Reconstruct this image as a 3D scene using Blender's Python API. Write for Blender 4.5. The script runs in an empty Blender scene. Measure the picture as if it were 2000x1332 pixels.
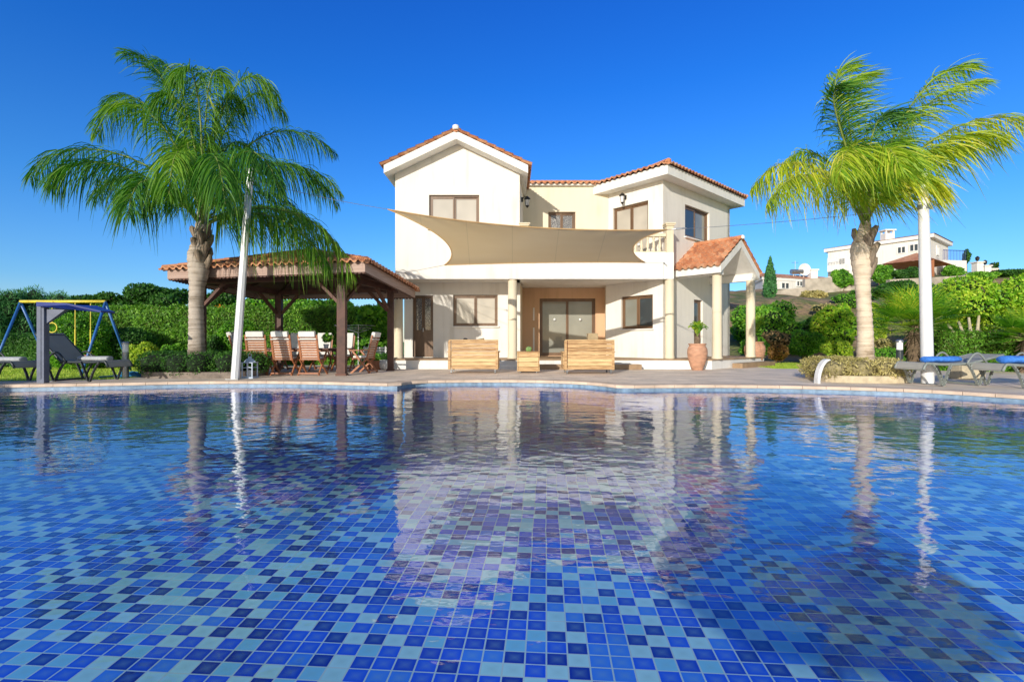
import bpy, math, random
import numpy as np
from mathutils import Vector, Matrix, noise
from mathutils.geometry import tessellate_polygon

random.seed(7); RNG = np.random.default_rng(7)
sc = bpy.context.scene
COL = sc.collection
R = math.radians
CZ = 1.09                     # camera height above the water (water = z 0)
F = 960.0                     # focal length in photograph pixels (2000 wide)
def PX(x, Y): return (x-1000)/F*Y
def PZ(y, Y): return CZ+(666-y)/F*Y
def P(x, y, Y): return Vector((PX(x, Y), Y, PZ(y, Y)))
ZD = 0.117                    # pool deck
ZP = 0.46                     # raised terrace
V = Vector

# ------------------------------------------------------------------ materials
def newmat(name):
    m = bpy.data.materials.new(name); m.use_nodes = True
    nt = m.node_tree
    return m, nt, nt.nodes['Principled BSDF']
def N(nt, t, **kw):
    n = nt.nodes.new(t)
    for k, v in kw.items():
        if k.startswith('i_'):
            key = k[2:]
            key = int(key) if key.isdigit() else key.replace('_', ' ')
            n.inputs[key].default_value = v
        else: setattr(n, k, v)
    return n
def L(nt, a, b): nt.links.new(a, b)
def c4(c): return (c[0], c[1], c[2], 1)
def ramp(nt, stops, interp='LINEAR'):
    r = N(nt, 'ShaderNodeValToRGB'); e = r.color_ramp; e.interpolation = interp
    while len(e.elements) < len(stops): e.elements.new(0.5)
    for el, (p, c) in zip(e.elements, stops): el.position = p; el.color = c4(c)
    return r
def simple(name, col, rough=.6, var=.15, scale=6, bump=.0, bscale=40, metal=0, spec=.5, stretch=None, coat=0):
    m, nt, b = newmat(name)
    tc = N(nt, 'ShaderNodeTexCoord'); mp = N(nt, 'ShaderNodeMapping')
    if stretch: mp.inputs['Scale'].default_value = stretch
    L(nt, tc.outputs['Object'], mp.inputs[0])
    nz = N(nt, 'ShaderNodeTexNoise', i_Scale=scale, i_Detail=5.0); L(nt, mp.outputs[0], nz.inputs[0])
    lo = [max(0, c*(1-var)) for c in col]; hi = [min(1, c*(1+var)) for c in col]
    r = ramp(nt, [(.3, lo), (.7, hi)]); L(nt, nz.outputs[0], r.inputs[0])
    L(nt, r.outputs[0], b.inputs['Base Color'])
    b.inputs['Roughness'].default_value = rough; b.inputs['Metallic'].default_value = metal
    b.inputs['Specular IOR Level'].default_value = spec; b.inputs['Coat Weight'].default_value = coat
    if bump:
        n2 = N(nt, 'ShaderNodeTexNoise', i_Scale=bscale, i_Detail=4.0); L(nt, mp.outputs[0], n2.inputs[0])
        bp = N(nt, 'ShaderNodeBump', i_Strength=bump, i_Distance=.02); L(nt, n2.outputs[0], bp.inputs['Height'])
        L(nt, bp.outputs[0], b.inputs['Normal'])
    return m
def wood(name, c1, c2, rough=.55, dirv=(1, 1, 1), scale=3, island=True):
    m, nt, b = newmat(name)
    tc = N(nt, 'ShaderNodeTexCoord'); mp = N(nt, 'ShaderNodeMapping'); mp.inputs['Scale'].default_value = dirv
    L(nt, tc.outputs['Object'], mp.inputs[0])
    nz = N(nt, 'ShaderNodeTexNoise', i_Scale=scale, i_Detail=8.0, i_Roughness=.65); L(nt, mp.outputs[0], nz.inputs[0])
    geo = N(nt, 'ShaderNodeNewGeometry')
    ad = N(nt, 'ShaderNodeMath', operation='MULTIPLY_ADD'); ad.inputs[1].default_value = .35 if island else 0; 
    L(nt, geo.outputs['Random Per Island'], ad.inputs[0]); L(nt, nz.outputs[0], ad.inputs[2])
    sub = N(nt, 'ShaderNodeMath', operation='SUBTRACT'); sub.inputs[1].default_value = .17 if island else 0; L(nt, ad.outputs[0], sub.inputs[0])
    r = ramp(nt, [(.25, c1), (.5, [(a+b_)/2 for a, b_ in zip(c1, c2)]), (.75, c2)]); L(nt, sub.outputs[0], r.inputs[0])
    L(nt, r.outputs[0], b.inputs['Base Color']); b.inputs['Roughness'].default_value = rough
    bp = N(nt, 'ShaderNodeBump', i_Strength=.25, i_Distance=.01); L(nt, nz.outputs[0], bp.inputs['Height']); L(nt, bp.outputs[0], b.inputs['Normal'])
    return m
def leafmat(name, stops, trans=.35, rough=.5, nscale=.8):
    if 'frond' not in name: stops = [(p, [min(.9, v*1.3) for v in c]) for p, c in stops]
    m, nt, b = newmat(name)
    geo = N(nt, 'ShaderNodeNewGeometry'); tc = N(nt, 'ShaderNodeTexCoord')
    nz = N(nt, 'ShaderNodeTexNoise', i_Scale=nscale, i_Detail=3.0); L(nt, tc.outputs['Object'], nz.inputs[0])
    mx = N(nt, 'ShaderNodeMath', operation='MULTIPLY_ADD'); mx.inputs[1].default_value = .55
    L(nt, geo.outputs['Random Per Island'], mx.inputs[0])
    m2 = N(nt, 'ShaderNodeMath', operation='MULTIPLY_ADD'); m2.inputs[1].default_value = 1.1; m2.inputs[2].default_value = -.32
    L(nt, nz.outputs[0], m2.inputs[0]); L(nt, m2.outputs[0], mx.inputs[2])
    r = ramp(nt, stops); L(nt, mx.outputs[0], r.inputs[0])
    L(nt, r.outputs[0], b.inputs['Base Color']); b.inputs['Roughness'].default_value = rough
    b.inputs['Specular IOR Level'].default_value = .3
    tr = N(nt, 'ShaderNodeBsdfTranslucent')
    hs = N(nt, 'ShaderNodeHueSaturation', i_Value=1.5, i_Saturation=1.1); L(nt, r.outputs[0], hs.inputs['Color']); L(nt, hs.outputs[0], tr.inputs[0])
    ms = N(nt, 'ShaderNodeMixShader', i_0=trans); L(nt, b.outputs[0], ms.inputs[1]); L(nt, tr.outputs[0], ms.inputs[2])
    L(nt, ms.outputs[0], nt.nodes['Material Output'].inputs[0])
    return m
def pane_mat(name, col, rough=.04, pattern=None):
    m, nt, b = newmat(name)
    b.inputs['Base Color'].default_value = c4(col); b.inputs['Roughness'].default_value = .5
    b.inputs['Coat Weight'].default_value = 1; b.inputs['Coat Roughness'].default_value = rough
    b.inputs['Specular IOR Level'].default_value = .5
    tc = N(nt, 'ShaderNodeTexCoord')
    if pattern == 'lace':
        vo = N(nt, 'ShaderNodeTexVoronoi', i_Scale=22.0, feature='DISTANCE_TO_EDGE'); L(nt, tc.outputs['Object'], vo.inputs[0])
        r = ramp(nt, [(.05, (.38, .36, .33)), (.12, (.03, .03, .035))]); L(nt, vo.outputs[0], r.inputs[0]); L(nt, r.outputs[0], b.inputs['Base Color'])
    else:
        wv = N(nt, 'ShaderNodeTexNoise', i_Scale=1.2, i_Detail=2.0); L(nt, tc.outputs['Object'], wv.inputs[0])
        r = ramp(nt, [(.3, [c*.85 for c in col]), (.7, [min(1, c*1.12) for c in col])]); L(nt, wv.outputs[0], r.inputs[0]); L(nt, r.outputs[0], b.inputs['Base Color'])
    return m

M = {}
def stucco(name, col):
    m, nt, b = newmat(name)
    tc = N(nt, 'ShaderNodeTexCoord')
    nz = N(nt, 'ShaderNodeTexNoise', i_Scale=.5, i_Detail=6.0, i_Roughness=.6); L(nt, tc.outputs['Object'], nz.inputs[0])
    mp = N(nt, 'ShaderNodeMapping'); mp.inputs['Scale'].default_value = (3, 3, .35); L(nt, tc.outputs['Object'], mp.inputs[0])
    st = N(nt, 'ShaderNodeTexNoise', i_Scale=1.6, i_Detail=4.0); L(nt, mp.outputs[0], st.inputs[0])
    ad = N(nt, 'ShaderNodeMath', operation='ADD'); L(nt, nz.outputs[0], ad.inputs[0]); L(nt, st.outputs[0], ad.inputs[1])
    r = ramp(nt, [(.36, [c*q for c, q in zip(col, (.86, .85, .82))]), (.47, [c*.96 for c in col]), (.6, col)])
    hv = N(nt, 'ShaderNodeMath', operation='MULTIPLY'); hv.inputs[1].default_value = .5; L(nt, ad.outputs[0], hv.inputs[0]); L(nt, hv.outputs[0], r.inputs[0])
    L(nt, r.outputs[0], b.inputs['Base Color']); b.inputs['Roughness'].default_value = .85; b.inputs['Specular IOR Level'].default_value = .2
    n2 = N(nt, 'ShaderNodeTexNoise', i_Scale=60.0, i_Detail=3.0); L(nt, tc.outputs['Object'], n2.inputs[0])
    bp = N(nt, 'ShaderNodeBump', i_Strength=.18, i_Distance=.01); L(nt, n2.outputs[0], bp.inputs['Height']); L(nt, bp.outputs[0], b.inputs['Normal'])
    return m
M['white'] = stucco('white_render', (.83, .795, .725))
M['trim'] = stucco('white_trim', (.86, .84, .79))
M['cream'] = stucco('cream_render', (.80, .71, .54))
M['terra_wall'] = stucco('terracotta_render', (.66, .43, .27))
M['column'] = stucco('cream_column_stone', (.76, .67, .50))
M['base'] = stucco('white_plinth', (.80, .79, .76))
M['alu'] = wood('brown_frame', (.10, .055, .03), (.22, .13, .07), .4, (1, 1, .2), 4, False)
M['blind'] = pane_mat('pale_blind_behind_glass', (.46, .42, .35))
M['blind2'] = pane_mat('grey_blind_behind_glass', (.24, .24, .20))
M['darkglass'] = pane_mat('dark_glass', (.035, .045, .05), .02)
M['lace'] = pane_mat('lace_curtain_glass', (.2, .2, .2), .03, 'lace')
M['black'] = simple('black_iron', (.012, .012, .013), .4)
M['lampglass'] = simple('milky_glass', (.88, .88, .86), .25)
M['steel'] = simple('grey_steel', (.35, .36, .37), .35, metal=.8)
M['paintwhite'] = simple('white_pole_paint', (.72, .73, .74), .35, .06, 3, .05)
M['teak'] = wood('honey_teak', (.27, .13, .045), (.80, .56, .28), .6, (1.2, 6, 16), 2.6)
M['teakchair'] = wood('red_brown_teak', (.26, .085, .035), (.46, .19, .085), .5, (4, 4, 1), 4)
M['pavwood'] = wood('dark_stained_timber', (.05, .020, .014), (.15, .062, .04), .6, (1, 1, 1), 4)
M['pavpale'] = wood('weathered_fascia', (.28, .17, .13), (.48, .35, .29), .6, (.5, .5, 8), 3)
M['cushion'] = simple('white_cushion', (.74, .73, .69), .9, .06, 8, .2, 60)
M['red'] = simple('red_fabric', (.35, .05, .05), .8)
M['cardboard'] = simple('tan_box', (.40, .30, .17), .8)
M['pot'] = simple('terracotta_pot', (.50, .27, .17), .8, .25, 4, .3, 25, stretch=(1, 1, 2.5))
M['soil'] = simple('dark_soil', (.03, .02, .015), .9)
M['bark'] = simple('brown_bark', (.16, .11, .07), .9, .4, 10, .8, 30)
M['fabricsling'] = simple('grey_sling', (.34, .33, .30), .7, .08, 3)
M['framegrey'] = simple('grey_green_frame', (.22, .245, .23), .45)
M['framedark'] = simple('dark_frame', (.03, .04, .045), .45)
M['towelblue'] = simple('blue_towel', (.05, .22, .72), .9, .3, 14, .6, 60)
M['towelgrey'] = simple('grey_towel', (.42, .44, .46), .9, .15, 14, .5, 60)
M['bluepaint'] = simple('blue_paint', (.03, .14, .42), .4)
M['navy'] = simple('navy_panel', (.015, .035, .22), .35)
M['posts'] = simple('slate_post', (.13, .15, .21), .45, .15)
M['yellowpaint'] = simple('yellow_paint', (.78, .62, .06), .4)
M['stone'] = simple('cream_stone', (.52, .44, .30), .85, .2, 6, .5, 20)
M['hillstone'] = simple('hill_wall_stone', (.42, .37, .30), .9, .35, 1.3, .6, 4)
M['planterstone'] = simple('planter_stone', (.22, .18, .15), .9, .35, 5, .5, 12)
M['bluehose'] = simple('blue_plastic', (.02, .20, .42), .4)
M['ghostwhite'] = simple('white_plastic', (.75, .76, .76), .4)

# terracotta tile
def tilemat(name, a, b_, c):
    m, nt, b = newmat(name)
    tc = N(nt, 'ShaderNodeTexCoord')
    vo = N(nt, 'ShaderNodeTexVoronoi', i_Scale=3.6); L(nt, tc.outputs['Object'], vo.inputs[0])
    nz = N(nt, 'ShaderNodeTexNoise', i_Scale=9.0, i_Detail=6.0); L(nt, tc.outputs['Object'], nz.inputs[0])
    sx = N(nt, 'ShaderNodeSeparateColor'); L(nt, vo.outputs['Color'], sx.inputs[0])
    mx = N(nt, 'ShaderNodeMath', operation='MULTIPLY_ADD'); mx.inputs[1].default_value = .5; L(nt, sx.outputs[0], mx.inputs[0])
    m2 = N(nt, 'ShaderNodeMath', operation='MULTIPLY'); m2.inputs[1].default_value = .5; L(nt, nz.outputs[0], m2.inputs[0]); L(nt, m2.outputs[0], mx.inputs[2])
    r = ramp(nt, [(.15, a), (.45, b_), (.8, c)]); L(nt, mx.outputs[0], r.inputs[0]); L(nt, r.outputs[0], b.inputs['Base Color'])
    b.inputs['Roughness'].default_value = .8
    bp = N(nt, 'ShaderNodeBump', i_Strength=.3, i_Distance=.01); L(nt, nz.outputs[0], bp.inputs['Height']); L(nt, bp.outputs[0], b.inputs['Normal'])
    return m
M['tile'] = tilemat('clay_roof_tile', (.33, .12, .06), (.54, .23, .11), (.66, .37, .21))

# foliage
G = dict(
 bright=[(.0, (.015, .06, .006)), (.35, (.07, .22, .018)), (.7, (.20, .42, .04)), (1, (.40, .55, .10))],
 dark=[(.0, (.008, .03, .006)), (.4, (.03, .10, .016)), (.8, (.08, .21, .03)), (1, (.17, .32, .06))],
 yellow=[(.0, (.05, .11, .01)), (.4, (.22, .36, .03)), (.75, (.45, .52, .05)), (1, (.65, .56, .08))],
 hedge=[(.0, (.03, .05, .008)), (.25, (.09, .13, .02)), (.45, (.07, .19, .015)), (.75, (.15, .33, .03)), (1, (.32, .48, .07))],
 olive=[(.0, (.10, .09, .03)), (.4, (.28, .25, .09)), (.8, (.50, .44, .18)), (1, (.65, .56, .28))],
 feather=[(.0, (.02, .07, .03)), (.5, (.07, .22, .07)), (1, (.18, .40, .12))],
 lime=[(.0, (.03, .10, .008)), (.35, (.16, .36, .02)), (.7, (.40, .54, .05)), (1, (.65, .62, .08))],
 red=[(.0, (.05, .02, .01)), (.4, (.2, .1, .03)), (.8, (.35, .22, .05)), (1, (.4, .12, .05))],
 flower=[(.0, (.5, .12, .01)), (.5, (.8, .25, .02)), (1, (.85, .45, .05))],
 frond=[(.0, (.01, .055, .01)), (.45, (.045, .17, .018)), (.8, (.14, .32, .035)), (1, (.42, .48, .10))],
 frondy=[(.0, (.08, .18, .015)), (.35, (.24, .38, .025)), (.7, (.58, .62, .04)), (1, (.75, .62, .14))],
 dry=[(.0, (.12, .07, .03)), (.5, (.3, .2, .09)), (1, (.45, .35, .18))],
)
for k, st in G.items(): M['leaf_'+k] = leafmat('leaf_'+k, st, trans=.25 if k in ('hedge', 'olive') else .38)
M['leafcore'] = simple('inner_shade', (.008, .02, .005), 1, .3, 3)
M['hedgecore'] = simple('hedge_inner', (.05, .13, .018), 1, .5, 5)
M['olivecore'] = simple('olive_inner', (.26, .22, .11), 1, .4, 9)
M['rachis'] = simple('frond_rib', (.20, .26, .05), .6)

def trunkmat(nm='palm_trunk', dk=(.09, .07, .05), md=(.27, .22, .17), lt=(.50, .43, .36)):
    m, nt, b = newmat(nm)
    tc = N(nt, 'ShaderNodeTexCoord'); mp = N(nt, 'ShaderNodeMapping'); mp.inputs['Scale'].default_value = (.6, .6, 9); L(nt, tc.outputs['Object'], mp.inputs[0])
    nz = N(nt, 'ShaderNodeTexNoise', i_Scale=2.2, i_Detail=6.0, i_Roughness=.7); L(nt, mp.outputs[0], nz.inputs[0])
    n2 = N(nt, 'ShaderNodeTexNoise', i_Scale=2.0, i_Detail=4.0); L(nt, tc.outputs['Object'], n2.inputs[0])
    ad = N(nt, 'ShaderNodeMath', operation='MULTIPLY_ADD'); ad.inputs[1].default_value = .6; L(nt, n2.outputs[0], ad.inputs[0])
    ml = N(nt, 'ShaderNodeMath', operation='MULTIPLY'); ml.inputs[1].default_value = .6; L(nt, nz.outputs[0], ml.inputs[0]); L(nt, ml.outputs[0], ad.inputs[2])
    r = ramp(nt, [(.42, dk), (.52, md), (.66, lt)]); L(nt, ad.outputs[0], r.inputs[0])
    L(nt, r.outputs[0], b.inputs['Base Color']); b.inputs['Roughness'].default_value = .9
    bp = N(nt, 'ShaderNodeBump', i_Strength=.9, i_Distance=.03); L(nt, nz.outputs[0], bp.inputs['Height']); L(nt, bp.outputs[0], b.inputs['Normal'])
    return m
M['trunk'] = trunkmat()
M['sheath'] = wood('leaf_sheath', (.07, .05, .035), (.42, .33, .24), .85, (5, 5, .8), 2.5)
M['trunkpale'] = trunkmat('pale_palm_trunk', (.22, .16, .10), (.50, .40, .29), (.72, .60, .46))

def sailmat():
    m, nt, b = newmat('sail_cloth')
    tc = N(nt, 'ShaderNodeTexCoord'); mp = N(nt, 'ShaderNodeMapping'); mp.inputs['Scale'].default_value = (.25, 1.2, 1.2); L(nt, tc.outputs['Object'], mp.inputs[0])
    nz = N(nt, 'ShaderNodeTexNoise', i_Scale=1.2, i_Detail=3.0); L(nt, mp.outputs[0], nz.inputs[0])
    r = ramp(nt, [(.3, (.84, .61, .29)), (.7, (.92, .71, .38))]); L(nt, nz.outputs[0], r.inputs[0]); L(nt, r.outputs[0], b.inputs['Base Color'])
    b.inputs['Roughness'].default_value = .8
    tr = N(nt, 'ShaderNodeBsdfTranslucent'); L(nt, r.outputs[0], tr.inputs[0])
    ms = N(nt, 'ShaderNodeMixShader', i_0=.62); L(nt, b.outputs[0], ms.inputs[1]); L(nt, tr.outputs[0], ms.inputs[2])
    sx = N(nt, 'ShaderNodeSeparateXYZ'); L(nt, tc.outputs['Object'], sx.inputs[0])
    dv = N(nt, 'ShaderNodeMath', operation='MULTIPLY'); dv.inputs[1].default_value = 1/1.15; L(nt, sx.outputs[0], dv.inputs[0])
    fc = N(nt, 'ShaderNodeMath', operation='FRACT'); L(nt, dv.outputs[0], fc.inputs[0])
    sr = ramp(nt, [(.0, (.88, .88, .88)), (.012, (.88, .88, .88)), (.018, (1, 1, 1))]); L(nt, fc.outputs[0], sr.inputs[0])
    sm_ = N(nt, 'ShaderNodeMix', data_type='RGBA', blend_type='MULTIPLY'); sm_.inputs[0].default_value = 1; L(nt, r.outputs[0], sm_.inputs[6]); L(nt, sr.outputs[0], sm_.inputs[7])
    L(nt, sm_.outputs[2], b.inputs['Base Color']); L(nt, sm_.outputs[2], tr.inputs[0])
    wr = N(nt, 'ShaderNodeBump', i_Strength=.5, i_Distance=.05); L(nt, nz.outputs[0], wr.inputs['Height']); L(nt, wr.outputs[0], b.inputs['Normal'])
    L(nt, ms.outputs[0], nt.nodes['Material Output'].inputs[0])
    return m
M['sail'] = sailmat()

def pooltile(name, T=.124, vertical=False, rot=4.0):
    m, nt, b = newmat(name)
    tc = N(nt, 'ShaderNodeTexCoord')
    mp = N(nt, 'ShaderNodeMapping', vector_type='TEXTURE'); mp.inputs['Rotation'].default_value = (0, 0, R(-rot)); mp.inputs['Scale'].default_value = (1, .84, 1)
    L(nt, tc.outputs['UV'], mp.inputs[0])
    sc1 = N(nt, 'ShaderNodeVectorMath', operation='SCALE'); sc1.inputs['Scale'].default_value = 1/T
    # tile pattern warped towards the far end to imitate refraction through ripples
    sp = N(nt, 'ShaderNodeSeparateXYZ'); L(nt, tc.outputs['UV'], sp.inputs[0])
    amp = N(nt, 'ShaderNodeMapRange', i_1=3.2, i_2=9.0, i_3=.0, i_4=.16); L(nt, sp.outputs[1], amp.inputs[0])
    wn = N(nt, 'ShaderNodeTexNoise', i_Scale=1.7, i_Detail=2.0); L(nt, tc.outputs['UV'], wn.inputs[0])
    wc = N(nt, 'ShaderNodeVectorMath', operation='SUBTRACT'); wc.inputs[1].default_value = (.5, .5, .5); L(nt, wn.outputs['Color'], wc.inputs[0])
    ws = N(nt, 'ShaderNodeVectorMath', operation='SCALE'); L(nt, wc.outputs[0], ws.inputs[0])
    if vertical: ws.inputs['Scale'].default_value = 0
    else: L(nt, amp.outputs[0], ws.inputs['Scale'])
    wa = N(nt, 'ShaderNodeVectorMath', operation='ADD'); L(nt, mp.outputs[0], wa.inputs[0]); L(nt, ws.outputs[0], wa.inputs[1])
    L(nt, wa.outputs[0], sc1.inputs[0])
    fl = N(nt, 'ShaderNodeVectorMath', operation='FLOOR'); L(nt, sc1.outputs[0], fl.inputs[0])
    fr = N(nt, 'ShaderNodeVectorMath', operation='FRACTION'); L(nt, sc1.outputs[0], fr.inputs[0])
    wh = N(nt, 'ShaderNodeTexWhiteNoise', noise_dimensions='2D'); L(nt, fl.outputs[0], wh.inputs['Vector'])
    pal = ramp(nt, [(0, (.56, .80, .72)), (.22, (.28, .62, .72)), (.34, (.06, .24, .78)), (.42, (.02, .10, .72)), (.60, (.012, .055, .52)), (.72, (.006, .02, .30)), (.93, (.52, .78, .70))], 'CONSTANT')
    ck = N(nt, 'ShaderNodeTexChecker', i_Scale=1.0); ck.inputs['Color1'].default_value = (0, 0, 0, 1); ck.inputs['Color2'].default_value = (1, 1, 1, 1)
    of = N(nt, 'ShaderNodeVectorMath', operation='ADD'); of.inputs[1].default_value = (.5, .5, .5); L(nt, fl.outputs[0], of.inputs[0])
    s0 = N(nt, 'ShaderNodeVectorMath', operation='MULTIPLY'); s0.inputs[1].default_value = (1, 1, 0); L(nt, of.outputs[0], s0.inputs[0])
    s1 = N(nt, 'ShaderNodeVectorMath', operation='ADD'); s1.inputs[1].default_value = (0, 0, .5); L(nt, s0.outputs[0], s1.inputs[0]); L(nt, s1.outputs[0], ck.inputs[0])
    a1 = N(nt, 'ShaderNodeMath', operation='MULTIPLY'); a1.inputs[1].default_value = .36; L(nt, ck.outputs['Fac'], a1.inputs[0])
    a2 = N(nt, 'ShaderNodeMath', operation='MULTIPLY_ADD'); a2.inputs[1].default_value = .64; L(nt, wh.outputs['Value'], a2.inputs[0]); L(nt, a1.outputs[0], a2.inputs[2])
    L(nt, a2.outputs[0], pal.inputs[0])
    # distance from the tile's edge
    s2 = N(nt, 'ShaderNodeSeparateXYZ'); L(nt, fr.outputs[0], s2.inputs[0])
    def edge(o):
        a = N(nt, 'ShaderNodeMath', operation='SUBTRACT'); a.inputs[1].default_value = .5; L(nt, o, a.inputs[0])
        q = N(nt, 'ShaderNodeMath', operation='ABSOLUTE'); L(nt, a.outputs[0], q.inputs[0]); return q
    ex, ey = edge(s2.outputs[0]), edge(s2.outputs[1])
    mxx = N(nt, 'ShaderNodeMath', operation='MAXIMUM'); L(nt, ex.outputs[0], mxx.inputs[0]); L(nt, ey.outputs[0], mxx.inputs[1])
    g = ramp(nt, [(.455, (0, 0, 0)), (.468, (1, 1, 1))]); L(nt, mxx.outputs[0], g.inputs[0])
    # paler glaze in the middle of each tile
    gl = ramp(nt, [(.0, (.30, .30, .30)), (.38, (.0, .0, .0))]); L(nt, mxx.outputs[0], gl.inputs[0])
    m1 = N(nt, 'ShaderNodeMix', data_type='RGBA'); L(nt, gl.outputs[0], m1.inputs[0]); L(nt, pal.outputs[0], m1.inputs[6]); m1.inputs[7].default_value = (.34, .50, .40, 1)
    m3 = N(nt, 'ShaderNodeMix', data_type='RGBA'); L(nt, g.outputs[0], m3.inputs[0]); L(nt, m1.outputs[2], m3.inputs[6]); m3.inputs[7].default_value = (.66, .70, .58, 1)
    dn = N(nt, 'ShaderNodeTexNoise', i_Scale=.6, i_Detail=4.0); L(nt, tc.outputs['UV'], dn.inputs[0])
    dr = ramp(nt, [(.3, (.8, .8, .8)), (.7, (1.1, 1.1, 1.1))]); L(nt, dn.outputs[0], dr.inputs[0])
    dp = N(nt, 'ShaderNodeMapRange', i_1=3.6, i_2=8.0, i_3=1.0, i_4=.22); L(nt, sp.outputs[1], dp.inputs[0])   # colour darkened towards the far end, standing in for light lost in water
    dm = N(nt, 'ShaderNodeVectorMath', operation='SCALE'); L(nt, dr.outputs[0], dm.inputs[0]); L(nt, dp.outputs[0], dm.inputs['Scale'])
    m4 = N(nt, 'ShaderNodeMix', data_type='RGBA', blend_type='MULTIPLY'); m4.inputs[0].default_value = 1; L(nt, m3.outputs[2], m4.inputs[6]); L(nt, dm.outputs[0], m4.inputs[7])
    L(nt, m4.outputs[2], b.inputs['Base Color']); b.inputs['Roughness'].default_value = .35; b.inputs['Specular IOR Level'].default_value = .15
    return m
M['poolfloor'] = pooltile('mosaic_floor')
M['poolwall'] = simple('dark_blue_wall_mosaic', (.01, .05, .25), .3, .5, 12)

def watermat():
    m, nt, b = newmat('pool_water'); nt.nodes.remove(b)
    tc = N(nt, 'ShaderNodeTexCoord')
    mp = N(nt, 'ShaderNodeMapping'); mp.inputs['Scale'].default_value = (1, 1.5, 1); L(nt, tc.outputs['Object'], mp.inputs[0])
    n1 = N(nt, 'ShaderNodeTexNoise', i_Scale=1.6, i_Detail=2.5, i_Roughness=.5, i_Distortion=.5); L(nt, mp.outputs[0], n1.inputs[0])
    n2 = N(nt, 'ShaderNodeTexNoise', i_Scale=7.0, i_Detail=2.0, i_Roughness=.5); L(nt, mp.outputs[0], n2.inputs[0])
    b1 = N(nt, 'ShaderNodeBump', i_Strength=1.0, i_Distance=.012); L(nt, n1.outputs[0], b1.inputs['Height'])
    b2 = N(nt, 'ShaderNodeBump', i_Strength=1.0, i_Distance=.0024); L(nt, n2.outputs[0], b2.inputs['Height']); L(nt, b1.outputs[0], b2.inputs['Normal'])
    fr = N(nt, 'ShaderNodeFresnel', i_IOR=1.62); L(nt, b2.outputs[0], fr.inputs['Normal'])
    ge = N(nt, 'ShaderNodeNewGeometry'); mr = N(nt, 'ShaderNodeMapRange', i_1=0.0, i_2=1.0, i_3=1.62, i_4=1/1.10)   # same surface seen from below
    L(nt, ge.outputs['Backfacing'], mr.inputs[0]); L(nt, mr.outputs[0], fr.inputs['IOR'])
    gl = N(nt, 'ShaderNodeBsdfGlossy'); gl.inputs['Roughness'].default_value = .0; gl.inputs['Color'].default_value = (.95, .97, 1, 1); L(nt, b2.outputs[0], gl.inputs['Normal'])
    tr = N(nt, 'ShaderNodeBsdfTransparent'); tr.inputs[0].default_value = (1.0, 1.0, 1.0, 1)
    ms = N(nt, 'ShaderNodeMixShader'); L(nt, fr.outputs[0], ms.inputs[0]); L(nt, tr.outputs[0], ms.inputs[1]); L(nt, gl.outputs[0], ms.inputs[2])
    L(nt, ms.outputs[0], nt.nodes['Material Output'].inputs[0])
    va = N(nt, 'ShaderNodeVolumeAbsorption', i_Density=.16); va.inputs[0].default_value = (.12, .66, .99, 1)
    L(nt, va.outputs[0], nt.nodes['Material Output'].inputs['Volume'])
    return m
M['water'] = watermat()

def deckmat():
    m, nt, b = newmat('deck_tiles')
    tc = N(nt, 'ShaderNodeTexCoord'); 
    br = N(nt, 'ShaderNodeTexBrick', i_Scale=1.0, offset=.5); br.inputs['Brick Width'].default_value = .6; br.inputs['Row Height'].default_value = .3; br.inputs['Mortar Size'].default_value = .006
    br.inputs['Color1'].default_value = (.80, .66, .52, 1); br.inputs['Color2'].default_value = (.88, .74, .60, 1); br.inputs['Mortar'].default_value = (.58, .48, .39, 1)
    L(nt, tc.outputs['Object'], br.inputs[0])
    nz = N(nt, 'ShaderNodeTexNoise', i_Scale=1.5, i_Detail=8.0); L(nt, tc.outputs['Object'], nz.inputs[0])
    r = ramp(nt, [(.3, (.75, .75, .75)), (.7, (1.1, 1.1, 1.1))]); L(nt, nz.outputs[0], r.inputs[0])
    mx = N(nt, 'ShaderNodeMix', data_type='RGBA', blend_type='MULTIPLY'); mx.inputs[0].default_value = 1
    L(nt, br.outputs[0], mx.inputs[6]); L(nt, r.outputs[0], mx.inputs[7]); L(nt, mx.outputs[2], b.inputs['Base Color']); b.inputs['Roughness'].default_value = .7
    return m
M['deck'] = deckmat()
M['coping'] = simple('coping_stone', (.62, .48, .37), .7, .2, 2.5, .2, 30)
M['bandtile'] = simple('pale_blue_band', (.20, .30, .42), .4, .3, 9)
M['step'] = simple('brown_step_stone', (.36, .24, .14), .7, .2, 3, .2, 20)
M['lawn'] = simple('lawn', (.20, .32, .05), .9, .5, 3, .5, 60)
M['grassblade'] = leafmat('grass_blade', [(.0, (.16, .28, .03)), (.5, (.38, .52, .06)), (1, (.62, .66, .14))])
def hillmat():
    m, nt, b = newmat('dry_hillside')
    tc = N(nt, 'ShaderNodeTexCoord')
    nz = N(nt, 'ShaderNodeTexNoise', i_Scale=.35, i_Detail=9.0, i_Roughness=.7); L(nt, tc.outputs['Object'], nz.inputs[0])
    r = ramp(nt, [(.32, (.04, .08, .02)), (.46, (.15, .17, .05)), (.55, (.30, .20, .11)), (.7, (.42, .33, .21))]); L(nt, nz.outputs[0], r.inputs[0])
    L(nt, r.outputs[0], b.inputs['Base Color']); b.inputs['Roughness'].default_value = 1
    n2 = N(nt, 'ShaderNodeTexNoise', i_Scale=3.0, i_Detail=8.0); L(nt, tc.outputs['Object'], n2.inputs[0])
    bp = N(nt, 'ShaderNodeBump', i_Strength=1.0, i_Distance=.3); L(nt, n2.outputs[0], bp.inputs['Height']); L(nt, bp.outputs[0], b.inputs['Normal'])
    return m
M['hill'] = hillmat()

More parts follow.
